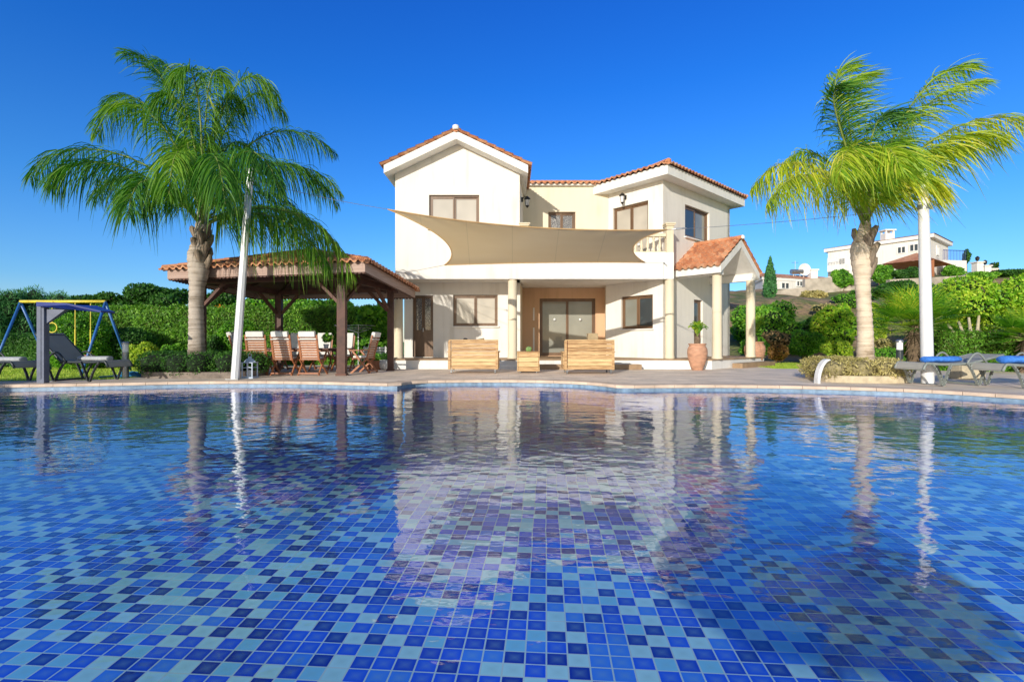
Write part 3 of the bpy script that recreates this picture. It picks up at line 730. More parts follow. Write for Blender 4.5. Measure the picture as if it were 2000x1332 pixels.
wall((.44, 19.7), (.44, 24), 3.3, 6.96).build('wall', M['white'], villa)
wall((XL+.2, 24), (9, 24), .4, 6.96, inward=-1).build('wall', M['white'], villa)
# small corner blocks under the eaves
# roof slab with deep white verge
def gable_slab(c, hw, zc, sl, th, y0, y1):
    mb = MB(); s = []
    for y in (y0, y1): s += [(c-hw, y, zc-hw*sl), (c, y, zc), (c+hw, y, zc-hw*sl), (c+hw, y, zc-hw*sl+th), (c, y, zc+th), (c-hw, y, zc-hw*sl+th)]
    mb.add(s, [(0, 1, 4, 5), (1, 2, 3, 4), (6, 11, 10, 7), (7, 10, 9, 8), (0, 6, 7, 1), (1, 7, 8, 2), (2, 8, 9, 3), (3, 9, 10, 4), (4, 10, 11, 5), (5, 11, 6, 0)])
    return mb
gable_slab(RX, 2.47, HA+.005, SL, .27, 16.82, 24.2).build('fascia', M['trim'], villa)
rf = MB(); zt = HA+.30
HH = 2.53*math.sqrt(1+SL*SL)
tile_roof(rf, (RX-2.53, 16.74, zt-2.53*SL), (0, 1, 0), (1, 0, SL), HH, lambda v: 0, lambda v: 7.5)
tile_roof(rf, (RX+2.53, 16.74, zt-2.53*SL), (0, 1, 0), (-1, 0, SL), HH, lambda v: 0, lambda v: 7.5)
ridge_caps(rf, (RX, 16.78, zt+.03), (RX, 24.2, zt+.03))
roof = rf.build('roof', M['tile'], villa)
mb = MB(); mb.lathe((RX, 16.80, zt+.0), [(.10, 0), (.115, .03), (.115, .12), (.10, .14)], 14); mb.build('ridge_cap', M['trim'], roof)
# ground floor, left
Y1 = 18.65; A, B = (XL+.02, Y1), (.31, Y1); f = wframe(A, B)
od = opening(A, B, 806, 846, 577, 694); od = (od[0], od[1], ZP+.02, od[3]); ow = opening(A, B, 885, 972, 576, 637)
wall(A, B, ZP, ZB+.03, [od, ow]).build('wall', M['white'], villa)
d = window(f, od, villa, 2, M['lace'], 'door', sill=False, mats=[M['lace'], M['lace']])
g = MB(); g.box(f((od[0]+od[1])/2, ZP+.55, .10), (od[1]-od[0]-.1, .03, 1.0), f.ang); g.build('lower_panel', M['alu'], d)
g = MB(); g.box(f((od[0]+od[1])/2, ZP+1.05, .09), (.03, .05, .14), f.ang); g.build('handle', M['steel'], d)
window(f, ow, villa, 2, M['blind'])
wall((XL+.02, 24), (XL+.02, Y1+.2), ZP, ZB+.03).build('wall', M['white'], villa)
wall((.31, Y1+.2), (.43, 20.5), ZP, ZB+.03).build('wall', M['cream'], villa)
wall(tuple(V((3.74, 19.6))), (3.87, 20.5), ZP, ZB+.03, inward=-1).build('wall', M['cream'], villa)
# recessed terracotta wall
Lp = V((3.74, 19.6)); C = V((5.44, 17.7)); Rp = C+r2*5.35
A, B = (.43, 20.5), (3.87, 20.5); f = wframe(A, B); od = opening(A, B, 1054, 1163, 583, 694); od = (od[0], od[1], ZP+.02, od[3])
wall(A, B, ZP, ZB+.03, [od]).build('wall', M['terra_wall'], villa)
d = window(f, od, villa, 2, M['blind2'], 'door', sill=False, fw=.07)
for q in (.27, .73):
    g = MB(); c = f(od[0]+(od[1]-od[0])*q, PZ(624, 20.5), .09); g.lathe((0, 0, 0), [(.055, 0), (.05, .02), (.02, .035)], 12)
    g.v = [(c.x+v[0], c.y-v[2], c.z+v[1]) for v in g.v]; g.build('handle', M['ghostwhite'], d, True)
for (ya, yb) in ((601, 626), (640, 686)):
    g = MB(); g.b2(PX(1041, 20.5), PX(1044, 20.5), 20.48, 20.51, PZ(yb, 20.5), PZ(ya, 20.5)); g.build('sun_sliver', M['trim'], villa)  # white strips stand in for slivers of sunlight on the wall
# upper recessed wall
A, B = (.44, 19.5), (3.86, 19.5); f = wframe(A, B); ow = opening(A, B, 1071, 1124, 414, 462)
wall(A, B, 3.55, PZ(363, 19.5), [ow]).build('wall', M['cream'], villa)
window(f, ow, villa, 2, M['lace'])
mb = MB(); zm = PZ(363, 19.5)+.04
tile_roof(mb, (.45, 19.3, zm), (1, 0, 0), (0, 1, .33), 4.6, lambda v: 0, lambda v: 4.6)
mb.build('roof', M['tile'], villa)
mb = MB(); mb.b2(.46, 4.2, 19.36, 19.499, zm-.06, zm+.02); mb.b2(.46, 4.2, 19.5, 24, zm-.06, zm-.0); mb.build('fascia', M['trim'], villa)
# angled wing
ZT = PZ(347, 17.7)
A, B = tuple(Lp), tuple(C); fl = wframe(A, B)
od = opening(A, B, 1197, 1266, 408, 470, 1197); od = (od[0], od[1], 3.6, od[3]); ow = opening(A, B, 1213, 1275, 580, 643, 1213)
wall(A, B, ZP, ZT, [od, ow]).build('wall', M['white'], villa)
d = window(fl, od, villa, 2, M['blind'], 'door', sill=False)
for q in (.25, .72):
    g = MB(); c = fl(od[0]+(od[1]-od[0])*q, 4.72, .08); g.tube([c, c-V((fl.n.x, fl.n.y, 0))*.04], [.055, .04], 12); g.build('handle', M['ghostwhite'], d)
window(fl, ow, villa, 2, M['darkglass'], mats=[M['blind2'], M['darkglass']])
A, B = tuple(C), tuple(Rp); fr = wframe(A, B)
ow = opening(A, B, 1338, 1385.5, 399, 462, 1338); od = opening(A, B, 1355.5, 1372.5, 585, 697, 1355.5); od = (od[0], od[1], ZP+.02, od[3])
wall(A, B, ZP, ZT, [ow, od]).build('wall', M['white'], villa)
window(fr, ow, villa, 2, M['darkglass'], mats=[M['darkglass'], M['blind2']])
d = window(fr, od, villa, 1, M['darkglass'], 'door', sill=False)
g = MB(); g.box(fr((od[0]+od[1])/2, ZP+.5, .1), (od[1]-od[0]-.1, .03, .9), fr.ang); g.build('lower_panel', M['alu'], d)
wall(tuple(Rp), tuple(Rp-n2*4), ZP, ZT).build('wall', M['white'], villa)
OV = .45; Ce = C-r2*OV+n2*OV; W = 6.25; pt = math.tan(R(20.5)); cp = math.cos(R(20.5))
zf0, zf1 = PZ(339.5, Ce.y), PZ(320.5, Ce.y)
mb = MB(); mb.prism([tuple(Ce), tuple(Ce+r2*W), tuple(Ce+r2*W-n2*W), tuple(Ce-n2*3.7+r2*2.4), tuple(Ce-n2*3.6)], zf0, zf1); mb.build('fascia', M['trim'], villa)
mb = MB(); Oc = Ce-r2*.06+n2*.06; O3 = (Oc.x, Oc.y, zf1+.03)
W2 = W+.12
tile_roof(mb, O3, (-n2.x, -n2.y, 0), (r2.x, r2.y, pt), W2/2/cp, lambda v: v*cp, lambda v: min(W2-v*cp, 3.75))
tile_roof(mb, O3, (r2.x, r2.y, 0), (-n2.x, -n2.y, pt), W2/2/cp, lambda v: v*cp, lambda v: W2-v*cp)
ap = Oc+r2*W2/2-n2*W2/2; ridge_caps(mb, (Oc.x, Oc.y, zf1+.07), (ap.x, ap.y, zf1+.07+W2/2*pt))
e2 = Oc+r2*W2; ridge_caps(mb, (e2.x, e2.y, zf1+.07), (ap.x, ap.y, zf1+.07+W2/2*pt))
mb.build('roof', M['tile'], villa)
# floor slabs
mb = MB(); mb.prism([(XL+.2, VW+.2), (XR, VW+.2), (.31, Y1), (.31, 20), (XL+.2, 20)], ZB+.03, ZB+.2)
mb.prism([(XR+.02, VW+.2), (5.52, VW+.2), (5.52, 17.78), tuple(C+V((.0, .05))), tuple(Lp+V((.03, .03))), (3.86, 20.48), (.45, 20.48)], ZB+.03, ZB+.24); mb.build('ceiling_slab', M['trim'], villa)
# balcony front
BX = PX(1316, VW); ZF = PZ(493, VW)
mb = MB(); mb.b2(XR+.002, BX, VW, VW+.2, ZB, ZF); mb.b2(BX-.16, BX, VW+.2, 17.9, ZB, ZF); mb.build('balcony_front', M['trim'], villa)
for (a, b) in ((PX(1016, VW), PX(1032, VW)), (PX(1301.5, VW), BX)):
    p = MB(); p.b2(a+.01, b-.006, VW+.006, VW+.24, ZF, PZ(441, VW)); c = (a+b)/2; w_ = (b-a)/2
    zc = PZ(441, VW); p.b2(a-.02, b+.03, VW-.03, VW+.27, zc, zc+.05); p.b2(a-.05, b+.06, VW-.06, VW+.30, zc+.05, zc+.10)
    p.build('pier', M['column'], villa)
mb = MB(); mb.b2(PX(1032, VW), PX(1301, VW), VW+.01, VW+.19, PZ(462, VW), PZ(456, VW)); mb.b2(PX(1032, VW), PX(1301, VW), VW+.02, VW+.18, ZF, ZF+.04)
bal = mb.build('balustrade', M['column'], villa)
zt0, zt1 = ZF+.04, PZ(462, VW); hb = zt1-zt0
for i in range(22):
    x = PX(1032, VW)+.13+i*.2155
    g = MB(); g.lathe((x, VW+.1, zt0), [(.055, 0), (.055, .05*hb/.5), (.035, .07), (.03, .10), (.06, hb*.38), (.05, hb*.5), (.028, hb*.78), (.04, hb*.86), (.055, hb*.9), (.055, hb)], 10)
    g.build('baluster', M['column'], bal, True)
# round columns
def column(x, y, r, zt, parent=villa):
    g = MB(); h = zt-ZP; g.lathe((x, y, ZP), [(r*1.12, 0), (r*1.12, .06), (r*1.02, .09), (r, .12), (r*.985, h*.5), (r*.96, h)], 28); g.build('column', M['column'], parent, True)
column(PX(778, VW+.2), VW+.2, .165, ZB+.03)
column(PX(1001, VW+.2), VW+.2, .165, ZB+.03)
column(PX(1307.5, VW+.17), VW+.17, .165, ZB+.03)
# lamps on the walls
wall_lamp((.35, 18.35, PZ(391, 18.4)), (1, 0, 0), villa)
t_, y_ = u_at(tuple(Lp), tuple(C), 1222); wall_lamp(fl(t_, PZ(386, y_), 0), (-r2.x, -r2.y, 0), villa)
# entrance porch
FL = V((7.14, 16.8)); PW = 3.25; PLn = 1.84; ze = PZ(533, 16.8); zh = PZ(517, 16.8); zap = 4.50; sp = (zap-ze)/(PW/2)
def pp(t, s, z): q = FL+r2*t-n2*s; return (q.x, q.y, z)
mb = MB(); s = []
for q in (0, PLn): s += [pp(0, q, ze+.02), pp(PW/2, q, zap), pp(PW, q, ze+.02), pp(PW, q, zh), pp(PW/2, q, zap+.27), pp(0, q, zh)]
mb.add(s, [(0, 1, 4, 5), (1, 2, 3, 4), (6, 11, 10, 7), (7, 10, 9, 8), (0, 6, 7, 1), (1, 7, 8, 2), (2, 8, 9, 3), (3, 9, 10, 4), (4, 10, 11, 5), (5, 11, 6, 0)])
# inner beams over the columns
for t in (.18, PW-.42):
    vs = [pp(t, .10, ze-.02), pp(t+.24, .10, ze-.02), pp(t+.24, PLn, ze-.02), pp(t, PLn, ze-.02), pp(t, .10, ze+.25), pp(t+.24, .10, ze+.25), pp(t+.24, PLn, ze+.25), pp(t, PLn, ze+.25)]
    mb.add(vs, [(0, 1, 2, 3), (4, 7, 6, 5), (0, 4, 5, 1), (1, 5, 6, 2), (2, 6, 7, 3), (3, 7, 4, 0)])
porch = mb.build('porch_roof', M['trim'], villa)
mb = MB(); th = math.atan2(zap+.29-(zh+.02), PW/2); Hs = (PW/2+.05)/math.cos(th)
o1 = pp(-.05, -.05, zh+.0); o2 = pp(PW+.05, -.05, zh+.0)
tile_roof(mb, o1, (-n2.x, -n2.y, 0), (r2.x, r2.y, math.tan(th)), Hs, lambda v: 0, lambda v: PLn+.04)
tile_roof(mb, o2, (-n2.x, -n2.y, 0), (-r2.x, -r2.y, math.tan(th)), Hs, lambda v: 0, lambda v: PLn+.04)
ridge_caps(mb, pp(PW/2, -.02, zap+.36), pp(PW/2, PLn, zap+.36), .08)
mb.build('roof_tiles', M['tile'], porch)
g = MB(); q = pp(PW/2, -.04, zap+.30); g.lathe(q, [(.07, 0), (.08, .08), (.02, .14)], 10); g.build('ridge_cap', M['trim'], porch)
c1 = FL+r2*.30-n2*.28; c2 = FL+r2*(PW-.30)-n2*.22
column(c1.x, c1.y, .165, ze-.0); column(c2.x, c2.y, .165, ze-.0)

# ================================================================== SHADE SAIL, POLES
def qb(a, c, b, t): return a*(1-t)**2+c*2*t*(1-t)+b*t*t
sA, sB, sC, sD = P(757, 409, 12.2), P(1303, 449, 11.9), P(1260, 513, 13.3), P(868, 518, 13.3)
cAB, cDC, cAD, cBC = P(1010, 456, 12.3), P(1065, 511, 13.3), P(925, 478, 12.7), P(1196, 478, 12.6)
nu, nv = 48, 24; vs = []
for j in range(nv+1):
    v = j/nv
    for i in range(nu+1):
        u = i/nu
        p = qb(sA, cAB, sB, u)*(1-v)+qb(sD, cDC, sC, u)*v+qb(sA, cAD, sD, v)*(1-u)+qb(sB, cBC, sC, v)*u
        p -= (sA*(1-u)+sB*u)*(1-v)+(sD*(1-u)+sC*u)*v
        p.z += .012*math.sin(u*60)*(1-v)**6
        vs.append(tuple(p))
fs = [(j*(nu+1)+i, j*(nu+1)+i+1, (j+1)*(nu+1)+i+1, (j+1)*(nu+1)+i) for j in range(nv) for i in range(nu)]
sail = thing('shade_sail', (0, 13, 3.6), 'sand coloured shade sail stretched in front of the balcony', 'shade sail')
mb = MB(); mb.add(vs, fs); mb.build('cloth', M['sail'], sail, smooth=True)
E = []
for fn in (lambda t: qb(sA, cAB, sB, t), lambda t: qb(sB, cBC, sC, t), lambda t: qb(sC, cDC, sD, t), lambda t: qb(sD, cAD, sA, t)):
    mb = MB(); mb.tube([fn(k/24) for k in range(25)], .014, 6); mb.build('hem', M['sail'], sail, smooth=True)
def cable(a, b, sag=.05, r=.006):
    mb = MB(); a, b = V(a), V(b); mb.tube([a.lerp(b, k/10)-V((0, 0, sag*4*(k/10)*(1-k/10))) for k in range(11)], r, 5); return mb.build('cable', M['steel'], sail)
pl_top = P(489, 345, 12.7); pr_top = P(1804, 405, 11.15)
cable(sA, pl_top+V((.05, 0, -.1))); cable(sB, pr_top); cable(sC, P(1296, 514, VW-.01), 0); cable(sD, P(791, 533, VW-.01), 0)
for p in (P(1296, 514, VW-.02), P(791, 533, VW-.02)):
    mb = MB(); mb.tube([p, p+V((0, -.08, 0))], .02, 6); mb.tube([p+V((0, -.05, 0)), p+V((.12, -.02, -.1))], .008, 5); mb.build('bracket', M['steel'], sail)
mb = MB(); d = (pr_top-sB).normalized(); mb.tube([sB+d*.1, sB+d*.2, sB+d*.35, sB+d*.45], [.01, .022, .022, .01], 6); mb.build('turnbuckle', M['steel'], sail)

t = thing('sail_pole', (PX(458, 12.5), 12.5, ZD), 'leaning white square pole beside the dark planter hedge, holding the sail cable', 'pole')
mb = MB(); a = V((PX(459, 12.5), 12.5, ZD)); b = P(489, 329, 12.8)
ax = (b-a); 
vs = []
for p, h_ in ((a, .095), (b, .075)):
    for k in range(8):
        q = math.pi/8+k*math.pi/4; vs.append(p+V((math.cos(q)*h_*1.08, math.sin(q)*h_*1.08, 0)))
mb.add(vs, [(k, (k+1) % 8, (k+1) % 8+8, k+8) for k in range(8)]+[tuple(range(8))[::-1], tuple(range(8, 16))]); mb.build('shaft', M['paintwhite'], t)
mb = MB(); mb.b2(a.x-.16, a.x+.16, a.y-.16, a.y+.16, ZD, ZD+.02); mb.build('base_plate', M['steel'], t)
t = thing('sail_pole', (PX(1812, 11.15), 11.15, ZD), 'upright round white pole rising behind the blue towel, with a collar near its top', 'pole')
mb = MB(); a = V((PX(1812, 11.15), 11.15, ZD)); b = P(1802, 336, 11.15); mb.tube([a, a.lerp(b, .5), b], [.122, .112, .095], 24); mb.build('shaft', M['paintwhite'], t, smooth=False)
mb = MB(); p = P(1804, 405, 11.15); mb.tube([p-V((0, 0, .05)), p+V((0, 0, .05))], .118, 24); mb.box(p+V((.14, 0, 0)), (.1, .06, .08)); mb.build('collar', M['steel'], t)
mb = MB(); mb.b2(a.x-.18, a.x+.18, a.y-.18, a.y+.18, ZD, ZD+.02); mb.build('base_plate', M['steel'], t)

# ================================================================== PAVILION
pav = thing('pavilion', (-6.5, 15.4, ZD), 'open timber pavilion with a hipped clay tile roof over the dining table', 'pavilion')
pA, pB, pC, pD = P(327, 545, 14.0), P(713, 531, 12.9), P(811, 582, 16.9), P(497, 583, 17.8)
apx = V((-6.35, 15.4, 3.80)); FH = .28
mb = MB(); sc_ = MB()
cs = [pA, pB, pC, pD]
for i in range(4):
    a, b = cs[i], cs[(i+1) % 4]; d = (b-a).normalized(); nn = V((d.y, -d.x, 0)).normalized()
    mb2 = MB(); z = V((0, 0, FH)); q = nn*-.045
    mb2.add([a, b, b+z, a+z, a+q+d*.04, b+q-d*.04, b+q+z-d*.04, a+q+z+d*.04], [(0, 1, 2, 3), (4, 7, 6, 5), (0, 4, 5, 1), (3, 2, 6, 7), (0, 3, 7, 4), (1, 5, 6, 2)])
    mb2.build('fascia', M['pavpale'], pav)
    n_ = int((b-a).length/.115)
    for k in range(n_):
        c = a+(b-a)*((k+.5)/n_)-nn*.02; vs = []
        for o_ in (0, -.02):
            for m_ in range(7):
                t_ = math.pi*m_/6; vs.append(c+d*(.055*math.cos(t_))+V((0, 0, -.045*math.sin(t_)))+nn*o_)
        sc_.add(vs, [tuple(range(7)), tuple(range(7, 14))[::-1]]+[(m_, m_+7, m_+8, m_+1) for m_ in range(6)])
sc_.build('scallop_trim', M['pavwood'], pav)
rt = MB(); up = V((0, 0, FH+.02))
top = apx+V((0, 0, .05))
def tri_roof(mb, p0, p1, ap, grow=.10):
    e = (p1-p0).normalized(); h = (ap-p0)-e*(ap-p0).dot(e); H = h.length; s = h/H; u = (ap-p0).dot(e); ln = (p1-p0).length
    p0 = p0-s*grow; H += grow; k = grow*u/(H-grow); k2 = grow*(ln-u)/(H-grow)
    tile_roof(mb, p0, e, s, H, lambda v: -k+(u+k)*v/H, lambda v: ln+k2-(ln+k2-u)*v/H, w=.22, row=.32)
for i in range(4): tri_roof(rt, cs[i]+up, cs[(i+1) % 4]+up, top)
for c in cs: ridge_caps(rt, c+up+(c-top)*.03+V((0, 0, .03)), top+V((0, 0, .06)), .085)
rt.build('roof', M['tile'], pav)
u = MB()
inn = [c+(V((apx.x, apx.y, c.z))-c)*.015+V((0, 0, FH-.03)) for c in cs]; ap2 = apx-V((0, 0, .10))
u.add(inn+[ap2], [(0, 1, 4), (1, 2, 4), (2, 3, 4), (3, 0, 4)]); u.build('ceiling', M['pavwood'], pav)
posts = [V((PX(393, 14.6), 14.6, ZD)), V((PX(668, 13.9), 13.9, ZD)), V((PX(763, 16.1), 16.1, ZD)), V((PX(545, 17.0), 17.0, ZD))]
tops = []
for p, w_ in zip(posts, (.21, .235, .19, .21)):
    # height of the ceiling above this post
    best = 2.75+(2.95-2.62)*max(0, (17-p.y)/4)*.6
    g = MB(); g.box((p.x, p.y, (ZD+best)/2), (w_, w_, best-ZD), .08); g.box((p.x, p.y, ZD+.03), (w_+.06, w_+.06, .06), .08)
    g.build('post', M['pavwood'], pav, bevel=.008); tops.append(V((p.x, p.y, best)))
for i in range(4):
    a, b = tops[i], tops[(i+1) % 4]; g = MB(); g.beam(a+(a-b).normalized()*.35, b+(b-a).normalized()*.35, .13, .18); g.build('beam', M['pavwood'], pav, bevel=.006)
    for p, q in ((a, b), (b, a)):
        d = (q-p).normalized(); g = MB(); g.beam(p-V((0, 0, .72))+d*.10, p+d*.78-V((0, 0, .07)), .085, .085); g.build('brace', M['pavwood'], pav)
for i in range(4):
    a, b = inn[i], inn[(i+1) % 4]
    for k in range(1, 6):
        t_ = k/6; q = a.lerp(b, t_); e_ = q.lerp(ap2, 1-abs(t_-.5)*1.6 if abs(t_-.5) < .45 else .25); g = MB(); g.beam(q-V((0, 0, .05)), e_-V((0, 0, .05)), .05, .09); g.build('rafter', M['pavwood'], pav)

# ================================================================== FURNITURE
def make_chair():
    t = thing('garden_chair', (0, 0, 0), 'x', 'chair')
    for s in (-1, 1):
        g = MB(); g.beam((s*.24, -.19, .40), (s*.245, -.36, 1.08), .045, .035); g.build('back_post', M['teakchair'], t)
        g = MB(); g.beam((s*.275, .22, .64), (s*.275, -.30, .0), .03, .05); g.build('leg', M['teakchair'], t)
        g = MB(); g.beam((s*.262, -.22, .42), (s*.285, .26, .0), .03, .05); g.build('leg', M['teakchair'], t)
        g = MB(); g.beam((s*.285, -.27, .66), (s*.285, .28, .65), .06, .028); g.build('arm', M['teakchair'], t)
    g = MB()
    for k in range(8):
        z = .47+k*.066; y = -.19-(z-.40)*.25; g.box((0, y, z), (.44, .016, .042), rot=Matrix.Rotation(.24, 3, 'X'))
    n_ = 10
    for k in range(n_):
        x = -.22+.44*(k+.5)/n_; hh = .07+.05*math.cos((x/.22)*math.pi/2); z = 1.0+hh/2; g.box((x, -.19-(z-.4)*.25, z), (.0441, .022, hh), rot=Matrix.Rotation(.24, 3, 'X'))
    g.build('backrest', M['teakchair'], t)
    g = MB()
    for k in range(7): g.box((0, -.18+k*.065, .42), (.50, .05, .02))
    g.box((0, .235, .40), (.5, .03, .05)); g.box((0, -.30, .06), (.54, .03, .04)); g.build('seat', M['teakchair'], t)
    g = MB(); g.box((0, .01, .465), (.46, .44, .06)); g.build('seat_cushion', M['cushion'], t, bevel=.02)
    g = MB(); g.box((0, -.255, .80), (.43, .05, .72), rot=Matrix.Rotation(.24, 3, 'X'))
    g.box((0, -.375, 1.10), (.44, .10, .14), rot=Matrix.Rotation(.24, 3, 'X')); g.box((0, -.365, .96), (.50, .035, .03)); g.build('back_cushion', M['cushion'], t, bevel=.02)
    return t
ch0 = make_chair()
def grp(objs, gname):
    for o in objs: o['group'] = gname
spots = [(-7.30, 14.25, .12, 'slatted teak chair with white cushion, nearest the leaning pole in front row'),
 (-6.50, 14.15, 0, 'slatted teak chair with white head cushion, middle one of the front row'),
 (-5.72, 14.15, -.04, 'slatted teak chair with white cushion in the front row, nearest the big pavilion post'),
 (-8.15, 15.0, -1.25, 'teak chair seen side on at the table end nearest the lantern'),
 (-4.55, 15.1, 1.45, 'teak armchair seen side on at the end of the table, between two pavilion posts'),
 (-7.25, 16.25, math.pi, 'white cushioned chair across the table, behind the two left front chairs'),
 (-6.35, 16.35, math.pi+.05, 'white cushioned chair on the far side of the dining table beside the potted plant'),
 (-5.60, 16.3, math.pi, 'white cushioned chair across the table, just left of the big pavilion post')]
for i, (x, y, a, lab) in enumerate(spots):
    o = ch0 if i == 0 else copy_tree(ch0)
    o.location = (x, y, ZD); o.rotation_euler.z = a; o.scale = (1.06, 1.06, 1.06); o['label'] = lab; o['group'] = 'teak chairs round the dining table'
tb = thing('dining_table', (-6.4, 15.3, ZD), 'dark wooden dining table under the pavilion roof', 'table')
g = MB()
for k in range(9): g.b2(-7.7, -5.1, 14.87+k*.1, 14.96+k*.1, .83, .865)
g.build('table_top', M['pavwood'], tb)
for x in (-7.5, -5.3):
    for y in (14.95, 15.65):
        g = MB(); g.b2(x-.04, x+.04, y-.04, y+.04, ZD, .83); g.build('leg', M['pavwood'], tb)
g = MB(); g.b2(-7.55, -5.25, 15.0, 15.6, .76, .829); g.build('apron', M['pavwood'], tb)

# ---- fronds (used by palms, cycads and pot plants)
def frond_mesh(name, bz, nl, llen, width, droop, mat, parent, wind=(0, 0, 0), seed=0, t0=.12, rr=.02, spread=.45, fwd=.55, segs=4, power=.7):
    rng = np.random.default_rng(seed); bz = [np.array(b, float) for b in bz]
    def pos(t): t = t[:, None]; return bz[0]*(1-t)**3+3*bz[1]*t*(1-t)**2+3*bz[2]*t*t*(1-t)+bz[3]*t**3
    def tan(t): t = t[:, None]; return unit(3*(bz[1]-bz[0])*(1-t)**2+6*(bz[2]-bz[1])*t*(1-t)+3*(bz[3]-bz[2])*t*t)
    t = np.clip(np.linspace(t0, 1, nl)+rng.normal(0, .003, nl), t0, 1); t = np.repeat(t, 2); m = len(t)
    side = np.tile([1., -1.], nl)[:, None]; T = tan(t); S = unit(np.cross(T, np.array([0, 0, 1.])+rng.normal(0, .01, (m, 3)))); U = np.cross(S, T)
    ang = rng.normal(.12, spread, (m, 1))
    d = unit(side*S*np.cos(ang)+U*np.sin(ang)+T*(fwd+.5*t[:, None]))
    prof = (np.sin(np.clip((t-t0)/(1-t0)*.86+.14, 0, 1)*math.pi)**power*.85+.15)[:, None]
    ln = llen*prof*rng.uniform(.75, 1.15, (m, 1))
    sag = droop*rng.uniform(.6, 1.4, (m, 1)); wv = np.array(wind)*rng.uniform(.5, 1.5, (m, 1))
    P0 = pos(t); pts = []; 
    for k in range(segs+1):
        s = k/segs; pts.append(P0+d*ln*s*(1-.25*s*np.clip(sag, 0, 1))+(np.array([0, 0, -1.])*sag+wv)*ln*s*s)
    pts = np.stack(pts, 1)
    dirs = unit(pts[:, -1]-pts[:, 0]); W = unit(np.cross(dirs, rng.normal(0, 1, (m, 3))+U))
    wp = width*np.array([.6]+[1.0]*(segs-1)+[.12])
    a = pts+W[:, None, :]*wp[None, :, None]*.5; b = pts-W[:, None, :]*wp[None, :, None]*.5
    v = np.stack([a, b], 2).reshape(-1, 3); base = (np.arange(m)*(segs+1)*2)[:, None]
    q = np.concatenate([base+np.array([2*k, 2*k+1, 2*k+3, 2*k+2]) for k in range(segs)], 0)
    mb = MB(); tt = np.linspace(0, 1, 12); pr = pos(tt); mb.tube([tuple(p) for p in pr], [rr*(1-.8*x) for x in tt], 6)
    return npmesh(name, v, q, [mat, M['rachis']], parent, extra=(mb.v, mb.f))

# pool side planters and palms
def palm(base, profile, label, crown, fronds, seed, mats, llen, wind=(0, 0, 0), tm='trunk', collar=True, nl=165, stubs=14):
    t = thing('palm_tree', base, label, 'palm tree'); b = V(base)
    g = MB(); rings = []
    for k, (x, z, r) in enumerate(profile): rings.append((V((x, base[1], z)), r))
    # resample with ring scars
    pts, rad = [], []
    for (p, r), (q, s) in zip(rings[:-1], rings[1:]):
        n_ = max(2, int((q-p).length/.05))
        for k in range(n_): f_ = k/n_; pts.append(p.lerp(q, f_)); rad.append((r*(1-f_)+s*f_)*(1+(.05 if (len(pts) % 3 == 0) else -.012)+.02*noise.noise(V((0, seed, len(pts)*.3)))))
    pts.append(rings[-1][0]); rad.append(rings[-1][1])
    g.tube(pts, rad, 22); tr = g.build('trunk', M[tm], t, smooth=True)
    r = random.Random(seed)
    for k in range(stubs):     # cut leaf bases under the crown
        a = k*2.4; z = crown.z-.95+.95*k/stubs; q = V((crown.x, crown.y, z)); o = V((math.cos(a), math.sin(a), 0))
        g = MB(); g.tube([q+o*.08-V((0, 0, .38)), q+o*.15-V((0, 0, .1)), q+o*.22+V((0, 0, .02)), q+o*(.22+.06*r.random())+V((0, 0, .08+.1*r.random()))], [.05, .10, .08, .045], 7); g.build('leaf_base', M['sheath'], tr, smooth=True)
    for i, (pts_, kind, *op) in enumerate(fronds):
        dr = op[0] if op else 1.0; ll = op[1] if len(op) > 1 else llen
        bz = [tuple(crown+V((0, 0, -.1+.03*i % .2)))]+[tuple(p) for p in pts_]
        frond_mesh('frond', bz, nl, ll, .020, dr, mats[kind], t, wind=wind, seed=seed*100+i, t0=.16, rr=.035)
    return t
YL = 13.5
def q(x, y, dy=0): return P(x, y, YL+dy)
cr = q(394, 440)
lp = [(q(385, 700).x, ZD, .24), (q(384, 690).x, q(384, 660).z, .195), (q(383, 600).x, q(383, 600).z, .175), (q(385, 560).x, q(385, 560).z, .19), (q(388, 530).x, q(388, 530).z, .25), (q(386, 500).x, q(386, 500).z, .25), (q(392, 470).x, q(392, 470).z, .19), (q(395, 440).x, q(395, 440).z, .16), (q(395, 400).x, q(395, 400).z, .10)]
